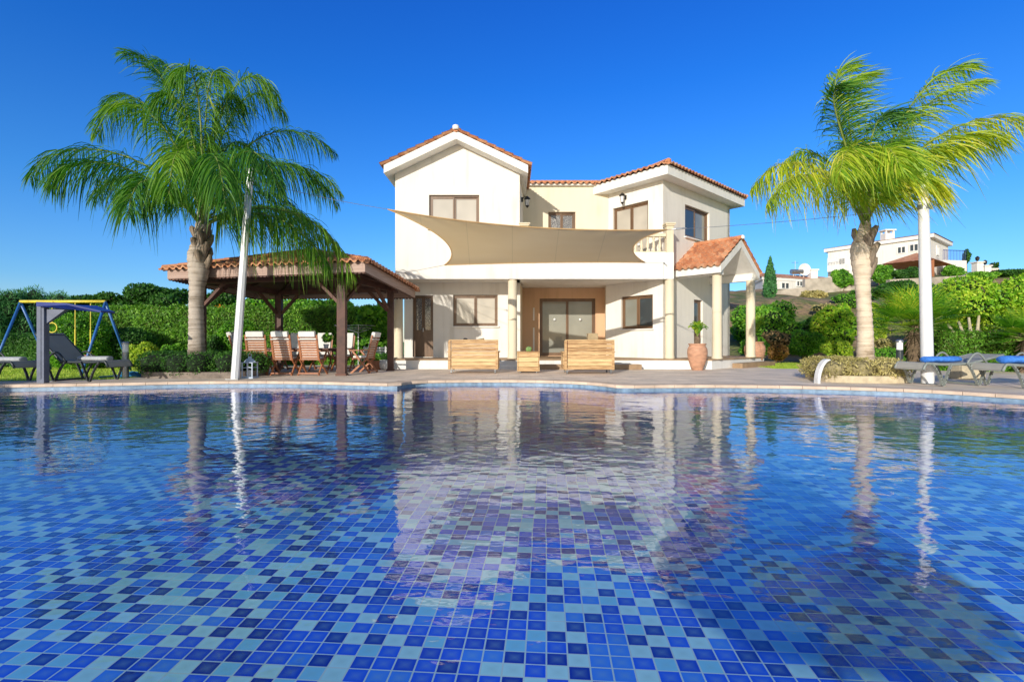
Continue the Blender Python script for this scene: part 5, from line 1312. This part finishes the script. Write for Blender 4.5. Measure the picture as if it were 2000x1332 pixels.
# ================================================================== GARDEN: LEFT
zg = ZD-.03
clipped_box('clipped_hedge', [(PX(196, 20.2), 20.2), (PX(760, 20.6), 20.6)], 1.3, zg, PZ(600, 19.6), 'long tall clipped green hedge behind the pavilion and swing set', 'hedge', 60000, .085, 1)
clipped_box('clipped_hedge', [(PX(-20, 19.0), 19.0), (PX(118, 19.0), 19.0)], 1.2, zg, PZ(658, 18.4), 'low dark clipped hedge under the feathery tree', 'dark', 9000, .08, 2)
def tree(name, x0, x1, ytop, ybot, Y, label, lm, K, n, size, seed, group=None, **kw):
    """free standing tree: trunk, limbs and a crown between rows ytop and ybot of the photograph"""
    X0, X1 = PX(x0, Y), PX(x1, Y); cx = (X0+X1)/2; rx = (X1-X0)/2; zt, zb = PZ(ytop, Y), PZ(ybot, Y); g0 = hz(cx, Y) if cx > 6 else zg
    t = thing(name, (cx, Y, g0), label, 'tree', group); zc = (zt+zb)/2; rz = (zt-zb)/2
    g = MB(); r = random.Random(seed); g.tube([(cx, Y, g0-.2), (cx+.05*rx, Y, (g0+zc)/2), (cx, Y, zc)], [.11*rz+.05, .08*rz+.04, .05*rz+.02], 10)
    for i in range(7):
        a = r.uniform(0, 6.28); h0 = g0+(zc-g0)*r.uniform(.45, 1); e = V((cx+rx*.7*math.cos(a), Y+rx*.6*math.sin(a), zc+rz*r.uniform(-.5, .6))); g.tube([(cx, Y, h0), (V((cx, Y, h0))+e)/2+V((0, 0, .15*rz)), e], [.06*rz+.02, .04*rz+.01, .015], 7)
    g.build('trunk', M['bark'], t, smooth=True)
    blobs_foliage('crown', lumpy(cx, Y, zc, rx, kw.pop('ry', rx*.8), rz, K, seed), n, size, M['leaf_'+lm], t, seed, **kw)
    return t
tree('feathery_tree', -40, 62, 548, 700, 21.5, 'soft feathery blue green tree cut by the frame edge behind the sunbeds', 'feather', 16, 16000, .15, 21, aspect=.14, up=.7)
tree('feathery_tree', 40, 150, 556, 700, 22.5, 'soft feathery blue green tree right behind the swing frame', 'feather', 16, 15000, .15, 22, aspect=.14, up=.7)
tree('broadleaf_tree', 120, 262, 566, 640, 24.5, 'low dark broadleaf tree rising above the hedge right of the swing frame', 'dark', 14, 10000, .15, 23)
tree('broadleaf_tree', 250, 372, 552, 630, 25, 'dense broadleaf tree above the hedge left of the palm trunk', 'dark', 14, 10000, .15, 24)
tree('broadleaf_tree', 395, 470, 556, 640, 25, 'dark tree seen under the pavilion roof between palm trunk and leaning pole', 'dark', 12, 6000, .15, 25)
tree('broadleaf_tree', 462, 620, 572, 640, 25.5, 'bright green tree seen under the pavilion roof above the middle of the hedge', 'bright', 14, 9000, .16, 26)
tree('broadleaf_tree', 600, 700, 578, 640, 25.0, 'light green tree above the hedge behind the big pavilion post', 'bright', 12, 6000, .16, 27)
shrub('flowering_shrub', 396, 464, 582, 21.3, zg, 'shrub with orange flowers peeping over the hedge top', 'shrub', 'flower', 8, 5000, .09, seed=31)
def dome(name, x0, x1, ytop, Y, label, lm, seed, n=14000):
    X0, X1 = PX(x0, Y), PX(x1, Y); cx = (X0+X1)/2; rx = (X1-X0)/2; zt = PZ(ytop, Y); t = thing(name, (cx, Y, zg), label, 'shrub'); h = zt-zg
    blobs_foliage('foliage', [(cx, Y, zg+h*.46, rx, rx*.95, h*.54)], n, .075, M['leaf_'+lm], t, seed, shell=.05, zmin=zg)
    g = MB(); g.tube([(cx, Y, zg-.1), (cx, Y, zg+h*.3)], .06, 8); g.build('stem', M['bark'], t); return t
dome('dome_bush', 104, 212, 612, 17.6, 'big round clipped bush behind the swing ropes', 'bright', 32)
dome('dome_bush', 425, 508, 624, 17.6, 'round clipped bush behind the leaning pole', 'bright', 33, 11000)
dome('dome_bush', 206, 300, 640, 18.6, 'dark round bush standing in for the shadow in front of the tall hedge', 'dark', 38, 9000)  # dark bush put where there is only shade before the hedge
shrub('garden_shrub', 250, 320, 664, 14.6, zg, 'loose yellowish shrub between the bollard light and the palm planter', 'shrub', 'yellow', 9, 7000, .07, seed=34)
shrub('garden_shrub', 318, 368, 669, 15.6, zg, 'small bright green shrub left of the palm trunk', 'shrub', 'bright', 7, 4500, .06, seed=35)
shrub('garden_shrub', 403, 434, 656, 16.6, zg, 'small dark green shrub right of the palm trunk', 'shrub', 'dark', 6, 3500, .06, seed=36)
shrub('leafy_shrub', 684, 775, 584, 19.3, zg, 'tall leafy shrub with large bright leaves between the pavilion and the villa', 'shrub', 'bright', 16, 6500, .19, seed=37, aspect=.6)
# ================================================================== GARDEN: RIGHT
shrub('garden_shrub', 1428, 1562, 584, 27, zg, 'tall deep green shrub behind the porch columns', 'shrub', 'bright', 16, 16000, .15, seed=41)
shrub('garden_shrub', 1536, 1606, 640, 22.5, zg, 'bright feathery green shrub at the edge of the right lawn', 'shrub', 'bright', 10, 10000, .11, seed=42, aspect=.25, up=.6)
shrub('garden_shrub', 1586, 1676, 588, 25, zg, 'tall yellow green shrub left of the wind blown palm trunk', 'shrub', 'lime', 14, 13000, .13, seed=43)
shrub('garden_shrub', 1606, 1672, 660, 20.5, zg, 'low orange tinged shrub at the foot of the wind blown palm', 'shrub', 'yellow', 8, 6000, .09, seed=44)
shrub('garden_shrub', 1494, 1545, 668, 21.5, zg, 'low reddish green shrub on the right lawn beside the porch step', 'shrub', 'red', 8, 5000, .09, seed=45)
shrub('garden_shrub', 1440, 1500, 655, 23.5, zg, 'mid green shrub behind the cycad jar', 'shrub', 'bright', 8, 6500, .10, seed=46)
shrub('garden_shrub', 1700, 1765, 672, 16.8, zg, 'low green shrub behind the bollard light', 'shrub', 'bright', 7, 5000, .07, seed=47)
shrub('garden_shrub', 1560, 1625, 618, 29, hz(PX(1592, 29), 29), 'mid green shrub on the slope foot between the dark and yellow green ones', 'shrub', 'dark', 9, 7000, .15, seed=48)
clipped_box('clipped_hedge', [(PX(1832, 16.8), 16.8), (PX(2040, 15.6), 15.6)], 1.1, zg, PZ(655, 16.4), 'low clipped green hedge behind the right sunbeds', 'hedge', 14000, .075, 3)
tree('spreading_tree', 1835, 2070, 538, 668, 20.5, 'large spreading yellow green tree with pale forked trunk above the low hedge', 'lime', 34, 60000, .12, 51, ry=2.0)
t = bpy.data.objects['spreading_tree']; g = MB(); b0 = V((PX(1893, 19.2), 19.2, zg))
for e in ((1872, 628), (1892, 620), (1912, 615), (1850, 632)): p = P(e[0], e[1], 19.4); g.tube([b0, b0.lerp(p, .5)+V((.1, 0, .1)), p], [.09, .07, .04], 8)
g.build('limb', M['stone'], t, smooth=True)
shrub('garden_shrub', 1700, 1790, 548, 38, hz(PX(1745, 38), 38), 'olive green bush high on the slope behind the fan palm', 'shrub', 'dark', 10, 9000, .2, seed=52)
shrub('garden_shrub', 1690, 1730, 585, 27, hz(PX(1705, 27), 27), 'yellowish bush on the slope right of the palm trunk', 'shrub', 'yellow', 8, 6000, .14, seed=53)
shrub('garden_shrub', 1790, 1850, 560, 34, hz(PX(1820, 34), 34), 'grey green bush on the slope right of the upright pole', 'shrub', 'bright', 9, 8000, .18, seed=54)
# fan palm
def fan_palm(x, y, R_, label, seed, nf=44, lo=-.25, mats=('leaf_bright', 'leaf_yellow'), zc=None, trunk=True):
    z = zg; zc = zc or z+R_*.85; t = thing('fan_palm', (x, y, z), label, 'palm tree'); r = random.Random(seed); c = V((x, y, zc-.2))
    if trunk:
        g = MB(); g.tube([(x, y, z-.1), (x, y, zc*.5+z*.5), (x, y, zc-.1)], [.20, .24, .16], 12)
        for k in range(60):
            a = r.uniform(0, 6.28); zz = z+(zc-z)*r.random(); o = V((math.cos(a), math.sin(a), 0)); g.tube([V((x, y, zz))+o*.18, V((x, y, zz-.15))+o*(.30+.08*r.random())], [.03, .008], 4)
        g.build('trunk', M['bark'], t)
    for k in range(nf):
        a = k*2.39996; s = lo+(1.25-lo)*((k+.5)/nf); o = V((math.cos(a)*math.cos(s), math.sin(a)*math.cos(s), math.sin(s))); o.normalize()
        pl = R_*r.uniform(.42, .55); hub = c+o*pl; g = MB(); g.tube([c, hub], [.022, .012], 5)
        sd_ = o.cross(V((0, 0, 1))).normalized(); up_ = sd_.cross(o); vs, fq = [], []; nb = 26; fl = R_*r.uniform(.48, .6)
        for j in range(nb):
            th = (j/(nb-1)-.5)*4.0; d = (o*math.cos(th)+sd_*math.sin(th)+up_*.18*abs(math.sin(th))).normalized(); l = fl*(.78+.22*math.cos(th*.6)); wv = d.cross(up_).normalized()*.020
            p1 = hub+d*l*.5; p2 = hub+d*l+V((0, 0, -.16*l)); k0 = len(vs)
            vs += [hub-wv*.3, hub+wv*.3, p1+wv, p1-wv, p2+wv*.1, p2-wv*.1]; fq += [(k0, k0+1, k0+2, k0+3), (k0+3, k0+2, k0+4, k0+5)]
        npmesh('fan_leaf', np.array([tuple(v) for v in vs]), np.array(fq), [M[mats[0] if r.random() < .6 else mats[1]], M['rachis']], t, extra=(g.v, g.f))
    return t
fan_palm(PX(1786, 18.3), 18.3, 2.0, 'broad fan palm with green and yellow fans behind the bollard light and pole', 3, 52, zc=PZ(632, 18.3))
fan_palm(PX(2000, 15.2), 15.0, 1.25, 'fan palm cut by the right frame edge above the low hedge', 4, 30, zc=PZ(650, 15.0))
# slim cypress beyond the porch
t = thing('cypress_tree', (PX(1504, 48), 48, hz(PX(1504, 48), 48)), 'slim cypress standing on the hill behind the porch roof', 'tree')
zb_ = hz(PX(1504, 48), 48); g = MB(); g.tube([(PX(1504, 48), 48, zb_-.3), (PX(1504, 48), 48, PZ(530, 48))], [.2, .08], 8); g.build('trunk', M['bark'], t)
blobs_foliage('crown', [(PX(1504, 48), 48, PZ(y_, 48), w_, w_, 1.1) for y_, w_ in ((522, .18), (530, .3), (540, .45), (552, .55), (564, .6))], 4500, .22, M['leaf_feather'], t, 55, up=.8)
for i, (x, y_, lab) in enumerate(((1888, 488, 'thin dark sapling on the hill behind the balcony railing'), (1942, 512, 'small thin sapling on the hill right of the gate pillars'))):
    Y_ = 66; X_ = PX(x, Y_); z_ = hz(X_, Y_); t = thing('sapling', (X_, Y_, z_), lab, 'tree'); g = MB(); g.tube([(X_, Y_, z_-.3), (X_, Y_, PZ(y_+6, Y_))], [.1, .04], 6); g.build('trunk', M['bark'], t)
    blobs_foliage('crown', lumpy(X_, Y_, PZ(y_+14, Y_), .5, .5, 1.2, 6, i+3), 1200, .25, M['leaf_dark'], t, i, core=False)
for i, (x0, x1, yt, Y_, lm, lab) in enumerate(((1940, 2010, 524, 52, 'dark', 'dark shrub on the hilltop at the right frame edge'), (1888, 1950, 530, 50, 'bright', 'green shrub below the gate pillars on the hill'), (1620, 1668, 524, 50, 'bright', 'creeper bush hanging over the stone wall left of the palm trunk'),
   (1698, 1745, 512, 52, 'bright', 'creeper bush climbing the terrace wall below the hill house'), (1745, 1800, 522, 51, 'dark', 'dark bush beside the pergola of the hill house'), (1846, 1886, 518, 53, 'bright', 'round bush below the railing of the hill house'), (1480, 1530, 590, 36, 'olive', 'dry olive shrub on the bank above the dark shrub'), (1560, 1610, 566, 44, 'olive', 'dry straw coloured shrub below the stone wall'))):
    X_ = PX((x0+x1)/2, Y_); shrub('hillside_shrub', x0, x1, yt, Y_, min(hz(X_, Y_), PZ(yt, Y_)-1.2), lab, 'shrub', lm, 8, 4500, .24, seed=60+i)

# ================================================================== HOUSES ON THE HILL
def flat_window(g_, f, u0, u1, z0, z1, parent, mat=M['darkglass']):
    w = MB()
    for a, b, c, d in ((u0-.12, u0, z0-.12, z1+.12), (u1, u1+.12, z0-.12, z1+.12), (u0, u1, z1, z1+.12), (u0, u1, z0-.12, z0), ((u0+u1)/2-.05, (u0+u1)/2+.05, z0, z1)):
        w.box(f((a+b)/2, (c+d)/2, -.05), (b-a, .1, d-c), f.ang)
    o = w.build('window', M['trim'], parent); w = MB(); w.box(f((u0+u1)/2, (z0+z1)/2, -.015), (u1-u0, .03, z1-z0), f.ang); w.build('pane', mat, o)
hh = thing('hill_house', (54, 66, 9), 'cream two storey house with chimney and tiled pergola on top of the hill', 'house')
cA, cB, cC = V((PX(1617, 72), 72)), V((PX(1817, 62), 62)), V((PX(1852, 67.5), 67.5)); cD = cA+(cC-cB)
ztop = PZ(463, 62); zbot = 6.5
def houseblock(pts_, z0, z1, mat, parent, name='wall'):
    g = MB(); g.prism([tuple(p) for p in pts_], z0, z1); return g.build(name, mat, parent)
houseblock([cA, cB, cC, cD], zbot, ztop-.1, M['white'], hh)
cen = (cA+cB+cC+cD)/4
ex = [cen+(p-cen)*1.07 for p in (cA, cB, cC, cD)]; houseblock(ex, ztop-.1, ztop+.35, M['trim'], hh, 'fascia')
g = MB(); ax_ = V((cen.x, cen.y, ztop+1.5)); m1_ = (cA+cD)/2*.62+cen*.38; m2_ = (cB+cC)/2*.62+cen*.38
R1, R2 = V((m1_.x, m1_.y, ztop+1.3)), V((m2_.x, m2_.y, ztop+1.3)); e3 = [V((p.x, p.y, ztop+.37)) for p in [cen+(p-cen)*1.09 for p in (cA, cB, cC, cD)]]
g.add(e3+[R1, R2], [(0, 1, 5, 4), (1, 2, 5), (2, 3, 4, 5), (3, 0, 4)]); g.build('roof', M['tile'], hh)
f = wframe(tuple(cA), tuple(cB))
for xa, xb, yt, yb in ((1754, 1768, 484, 495), (1778, 1793, 479, 491)):
    ua, ya_ = u_at(tuple(cA), tuple(cB), xa); ub, _ = u_at(tuple(cA), tuple(cB), xb); flat_window(None, f, ua, ub, PZ(yb, ya_), PZ(yt, ya_), hh)
for xa, xb, yt, yb in ((1640, 1650, 506, 521),):
    ua, ya_ = u_at(tuple(cA), tuple(cB), xa); ub, _ = u_at(tuple(cA), tuple(cB), xb); flat_window(None, f, ua, ub, PZ(yb, ya_), PZ(yt, ya_), hh)
f2 = wframe(tuple(cB), tuple(cC)); ua, ya_ = u_at(tuple(cB), tuple(cC), 1829); flat_window(None, f2, ua, ua+.9, PZ(497, ya_), PZ(482, ya_), hh)
X_, Y_ = PX(1733, 67), 67; g = MB(); g.b2(X_-.6, X_+.6, Y_-.5, Y_+.5, ztop, PZ(457, 67)); g.b2(X_-.75, X_+.75, Y_-.65, Y_+.65, PZ(457, 67)+.35, PZ(457, 67)+.5)
for dx in (-.5, .5):
    for dy in (-.4, .4): g.b2(X_+dx-.1, X_+dx+.1, Y_+dy-.1, Y_+dy+.1, PZ(457, 67), PZ(457, 67)+.35)
g.build('chimney', M['trim'], hh)
# pergola with tiled hip roof
pz_ = PZ(511, 58); g = MB(); pa, pb, pc, pd = V((PX(1722, 60), 60, pz_)), V((PX(1822, 56), 56, pz_)), V((PX(1862, 60.5), 60.5, pz_)), V((PX(1760, 66), 66, pz_))
pt_ = (pa+pb+pc+pd)/4+V((0, 0, 1.5)); g.add([pa, pb, pc, pd, pt_], [(0, 1, 4), (1, 2, 4), (2, 3, 4), (3, 0, 4), (0, 3, 2, 1)]); pr_ = g.build('pergola_roof', M['tile'], hh)
for p in (pa, pb, pc): q_ = p.lerp(V((pt_.x, pt_.y, p.z)), .12); g = MB(); g.b2(q_.x-.22, q_.x+.22, q_.y-.22, q_.y+.22, 7.0, pz_-.02); g.build('pergola_post', M['teakchair'], hh)
# balcony with blue railing on the right
ba, bb, bc = V((PX(1842, 62), 62)), V((PX(1888, 62.5), 62.5)), V((PX(1888, 68), 68)); zb_ = PZ(508, 62)
houseblock([ba, bb, bc, V((PX(1850, 68), 68))], 6.5, zb_, M['white'], hh, 'balcony')
rl = MB(); rl.beam((ba.x, ba.y, zb_+1.25), (bb.x, bb.y, zb_+1.25), .07, .07); rl.beam((bb.x, bb.y, zb_+1.25), (bc.x, bc.y, zb_+1.25), .07, .07)
for a, b, n_ in ((ba, bb, 16), (bb, bc, 20)):
    for k in range(n_+1): p = a.lerp(b, k/n_); rl.tube([(p.x, p.y, zb_), (p.x, p.y, zb_+1.25)], .03, 4)
rl.build('railing', M['navy'], hh)
f = wframe(tuple(cA), tuple(cB)); ua, ya_ = u_at(tuple(cA), tuple(cB), 1625); ub, yb_ = u_at(tuple(cA), tuple(cB), 1660)
g = MB(); g.box(f((ua+ub)/2, PZ(520, ya_)-.5, -.7), (ub-ua, 1.4, .9), f.ang); 
for k in range(12): p = f(ua+(ub-ua)*k/11, 0, -1.38); g.tube([(p.x, p.y, PZ(520, ya_)), (p.x, p.y, PZ(520, ya_)+1)], .03, 4)
g.beam(f(ua, PZ(520, ya_)+1, -1.38), f(ub, PZ(520, ya_)+1, -1.38), .06, .06); g.build('balcony', M['trim'], hh)
# lower house with dish and tank
lh = thing('low_hill_house', (34, 60, 7), 'low white house with tiled roof, chimney and satellite dish behind the stone wall', 'house')
la, lb = V((PX(1490, 56), 56)), V((PX(1626, 60), 60)); lc, ld = lb+V((1.5, 6)), la+V((1.5, 6)); zt_ = PZ(546, 56)
houseblock([la, lb, lc, ld], 5.0, zt_, M['white'], lh); cen = (la+lb+lc+ld)/4
houseblock([cen+(p-cen)*1.03 for p in (la, lb, lc, ld)], zt_, zt_+.3, M['trim'], lh, 'fascia')
g = MB(); e3 = [V((p.x, p.y, zt_+.31)) for p in [cen+(p-cen)*1.05 for p in (la, lb, lc, ld)]]; r1_ = (e3[0]+e3[3])/2; r2_ = (e3[1]+e3[2])/2; r1_.z += .9; r2_.z += .9
g.add(e3+[r1_, r2_], [(0, 1, 5, 4), (2, 3, 4, 5), (1, 2, 5), (3, 0, 4)]); g.build('roof', M['tile'], lh)
f = wframe(tuple(la), tuple(lb)); ua, ya_ = u_at(tuple(la), tuple(lb), 1526); ub, _ = u_at(tuple(la), tuple(lb), 1540); flat_window(None, f, ua, ub, PZ(563, ya_), PZ(553, ya_), lh)
ua, ya_ = u_at(tuple(la), tuple(lb), 1556); ub, _ = u_at(tuple(la), tuple(lb), 1566); flat_window(None, f, ua, ub, PZ(558, ya_), PZ(550, ya_), lh)
X_, Y_ = PX(1587, 60), 60; g = MB(); g.b2(X_-.4, X_+.4, Y_-.4, Y_+.4, zt_, PZ(529, 60)); g.b2(X_-.5, X_+.5, Y_-.5, Y_+.5, PZ(529, 60), PZ(529, 60)+.15); g.build('chimney', M['trim'], lh)
p = P(1570, 527, 60); g = MB(); g.lathe((0, 0, 0), [(.05, 0), (.5, .06), (.75, .2), (.74, .22), (.4, .09), (.03, .03)], 20); g.v = [(p.x+v[0], p.y-v[2]*.9, p.z+v[1]) for v in g.v]; g.tube([(p.x, p.y+.1, zt_), (p.x, p.y, p.z)], .05, 6); g.build('satellite_dish', M['ghostwhite'], lh)
p = P(1556, 531, 60); g = MB(); g.tube([(p.x-.7, p.y, p.z), (p.x+.7, p.y, p.z)], .3, 12); g.tube([(p.x-.4, p.y, zt_), (p.x-.4, p.y, p.z)], .05, 5); g.tube([(p.x+.4, p.y, zt_), (p.x+.4, p.y, p.z)], .05, 5); g.build('water_tank', M['steel'], lh)
p = P(1553, 510, 60); g = MB(); g.tube([(p.x, p.y, zt_), (p.x, p.y, p.z)], .03, 5); g.tube([(p.x-.4, p.y, p.z-.2), (p.x+.4, p.y, p.z-.2)], .02, 4); g.build('antenna', M['steel'], lh)
# terraced stone walls
def stonewall(pts_, label, th=.5, mat='hillstone', zb=None, cat='wall'):
    g = MB()
    for (x0, y0, Y0), (x1, y1, Y1_) in zip(pts_[:-1], pts_[1:]):
        a, b = P(x0, y0, Y0), P(x1, y1, Y1_); d = (b-a); nn = V((-d.y, d.x, 0)).normalized()*th; za, zb_ = min(hz(a.x, a.y)-1, a.z-1), min(hz(b.x, b.y)-1, b.z-1)
        g.add([(a.x, a.y, za), (b.x, b.y, zb_), b, a, (a.x+nn.x, a.y+nn.y, za), (b.x+nn.x, b.y+nn.y, zb_), b+nn, a+nn], [(0, 1, 2, 3), (7, 6, 5, 4), (3, 2, 6, 7), (0, 4, 5, 1), (0, 3, 7, 4), (1, 5, 6, 2)])
    return tag(g.build('retaining_wall', M[mat]), label, cat)
stonewall([(1488, 571, 50), (1572, 561, 50), (1573, 545, 50), (1625, 541, 50), (1626, 552, 50), (1700, 556, 50)], 'rough grey stone retaining wall below the low house')
stonewall([(1738, 546, 49), (1800, 543, 49), (1890, 538, 50), (1905, 531, 52), (1960, 535, 54)], 'pale retaining wall running below the house on the hill')
for i, (x, yt, Y_) in enumerate(((1909, 514, 55), (1924, 521, 57), (1936, 527, 59))):
    X_ = PX(x, Y_); w_ = .35+.02*i; t = thing('gate_pillar', (X_, Y_, hz(X_, Y_)), ['white gate pillar with lamp on the hill, tallest of three', 'white gate pillar with lamp, middle one of three on the hill', 'white gate pillar with lamp, smallest and farthest right of three'][i], 'pillar', 'gate pillars on the hill')
    g = MB(); g.b2(X_-w_, X_+w_, Y_-w_, Y_+w_, 6, PZ(yt, Y_)); g.b2(X_-w_-.1, X_+w_+.1, Y_-w_-.1, Y_+w_+.1, PZ(yt, Y_), PZ(yt, Y_)+.12); g.build('pillar', M['white'], t)
    g = MB(); g.lathe((X_, Y_, PZ(yt, Y_)+.12), [(.05, 0), (.05, .1), (.16, .2), (.2, .5), (.05, .65)], 8); g.build('lamp', M['black'], t)

# ================================================================== OUT OF FRAME: what throws the long shadows
X_, Y_ = -.50, -2.6; t = thing('parasol', (X_, Y_, ZD), 'open garden parasol on the deck behind the camera', 'parasol'); top_ = 2.30
g = MB(); g.tube([(X_, Y_, ZD), (X_, Y_, top_)], .025, 10); g.build('pole', M['paintwhite'], t)
g = MB(); g.lathe((X_, Y_, 0), [(1.2, 1.30), (.9, 1.58), (.55, 1.92), (.25, 2.18), (.03, top_)], 8); g.build('canopy', M['towelblue'], t)
g = MB(); g.lathe((X_, Y_, ZD), [(.28, 0), (.28, .08), (.06, .12)], 20); g.build('base', M['stone'], t)
tree('broadleaf_tree', 0, 1, 0, 1, 1, 'x', 'dark', 1, 10, .1, 1) if False else None
t = thing('garden_shrub', (-15.5, 3.0, zg), 'added dark shrub outside the left frame edge, shading the left sunbeds', 'shrub')  # unseen shrub added to cast shade over the left pool side
blobs_foliage('foliage', lumpy(-14.6-1.2, 4.6, 1.3, 1.9, 3.0, 1.45, 14, 77), 16000, .16, M['leaf_dark'], t, 77, zmin=zg)

# lawn blades where the grass shows
rng = np.random.default_rng(5); n_ = 60000
xs = np.concatenate([rng.uniform(-20, -9.8, n_//2), rng.uniform(9.2, 16, n_//2)]); ys = np.concatenate([rng.uniform(12.4, 20, n_//2), rng.uniform(17.2, 22, n_//2)])
kp = ~((xs > -9.9) & (xs < -6.8) & (ys < 15)); kp &= ~((xs > 9.2) & (ys < 17.6) & (xs < 11.5))
xs, ys = xs[kp], ys[kp]; m = len(xs); hgt = rng.uniform(.03, .065, m); a_ = rng.uniform(0, 6.28, m); ww = .008; lx, ly = rng.normal(0, .02, m), rng.normal(0, .02, m)
v = np.zeros((m, 4, 3)); v[:, 0] = np.stack([xs-ww*np.cos(a_), ys-ww*np.sin(a_), np.full(m, zg)], 1); v[:, 1] = np.stack([xs+ww*np.cos(a_), ys+ww*np.sin(a_), np.full(m, zg)], 1)
v[:, 2] = np.stack([xs+lx+.002, ys+ly, zg+hgt], 1); v[:, 3] = np.stack([xs+lx-.002, ys+ly, zg+hgt], 1)
tag(npmesh('grass', v.reshape(-1, 3), np.arange(m*4).reshape(m, 4), [M['grassblade']]), 'short mown grass of the lawn beside the pool deck', 'grass', kind='stuff')

rs = random.Random(99)
for i in range(28):
    x = rs.choice([rs.uniform(1440, 1680), rs.uniform(1690, 1900)]); Y_ = rs.uniform(25, 42) if x > 1620 else rs.uniform(25, 31); w_ = rs.uniform(.6, 1.5); X_ = PX(x, Y_); z_ = hz(X_, Y_)
    t = thing('scrub_bush', (X_, Y_, z_), 'small scrubby bush growing on the dry slope below the stone walls', 'bush', 'scrub bushes on the dry slope')
    blobs_foliage('foliage', lumpy(X_, Y_, z_+w_*.35, w_, w_*.8, w_*.6, 6, i+200), 2200, .13, M['leaf_'+rs.choice(['olive', 'bright', 'bright', 'lime', 'dry', 'lime'])], t, 300+i)

# ================================================================== LIGHT, SKY, CAMERA
EL, AZ = 16.5, 23.5           # sun behind the camera, to its left
sd = V((-math.sin(R(AZ))*math.cos(R(EL)), -math.cos(R(AZ))*math.cos(R(EL)), math.sin(R(EL))))
sun = bpy.data.lights.new('sun', 'SUN'); sun.energy = 4.3; sun.angle = R(.5); sun.color = (1, .93, .82)
so = bpy.data.objects.new('sun', sun); COL.objects.link(so); so.rotation_euler = (-sd).to_track_quat('-Z', 'Y').to_euler()
wd = bpy.data.worlds.new('World'); sc.world = wd; wd.use_nodes = True; nt = wd.node_tree
bg = nt.nodes['Background']; sky = nt.nodes.new('ShaderNodeTexSky'); sky.sky_type = 'NISHITA'; sky.sun_disc = False
sky.sun_elevation = R(EL); sky.sun_rotation = R(180+AZ); sky.air_density = 1.0; sky.dust_density = .3; sky.ozone_density = 3.0
hs = nt.nodes.new('ShaderNodeHueSaturation'); hs.inputs['Saturation'].default_value = 1.0; hs.inputs['Hue'].default_value = .5; hs.inputs['Value'].default_value = 1.0
tc = nt.nodes.new('ShaderNodeTexCoord'); sp_ = nt.nodes.new('ShaderNodeSeparateXYZ'); nt.links.new(tc.outputs['Generated'], sp_.inputs[0])
tint = ramp(nt, [(0, (.95, .98, 1.15)), (.10, (.50, .86, 1.25)), (.25, (.28, .80, 1.38)), (.45, (.12, .66, 1.5)), (.6, (.09, .58, 1.55))]); nt.links.new(sp_.outputs[2], tint.inputs[0])
mt = nt.nodes.new('ShaderNodeMix'); mt.data_type = 'RGBA'; mt.blend_type = 'MULTIPLY'; mt.inputs[0].default_value = 1
side = nt.nodes.new('ShaderNodeMapRange'); side.inputs[1].default_value = .25; side.inputs[2].default_value = -.35; nt.links.new(sp_.outputs[1], side.inputs[0])
tm = nt.nodes.new('ShaderNodeMix'); tm.data_type = 'RGBA'; nt.links.new(side.outputs[0], tm.inputs[0]); nt.links.new(tint.outputs[0], tm.inputs[6]); tm.inputs[7].default_value = (1.15, 1.0, .9, 1)
nt.links.new(sky.outputs[0], mt.inputs[6]); nt.links.new(tm.outputs[2], mt.inputs[7])
nt.links.new(mt.outputs[2], hs.inputs['Color']); nt.links.new(hs.outputs[0], bg.inputs[0]); bg.inputs[1].default_value = .15
cam = bpy.data.cameras.new('camera'); co = bpy.data.objects.new('camera', cam); COL.objects.link(co)
co.location = (0, 0, CZ); co.rotation_euler = (R(90), 0, 0); cam.sensor_width = 36; cam.lens = 36*F/2000; cam.clip_start = .05; cam.clip_end = 2000
sc.camera = co
sc.view_settings.view_transform = 'Standard'; sc.view_settings.look = 'None'; sc.view_settings.exposure = 0
sc.render.engine = 'CYCLES'; sc.cycles.max_bounces = 8; sc.cycles.transparent_max_bounces = 12; sc.cycles.use_denoising = True
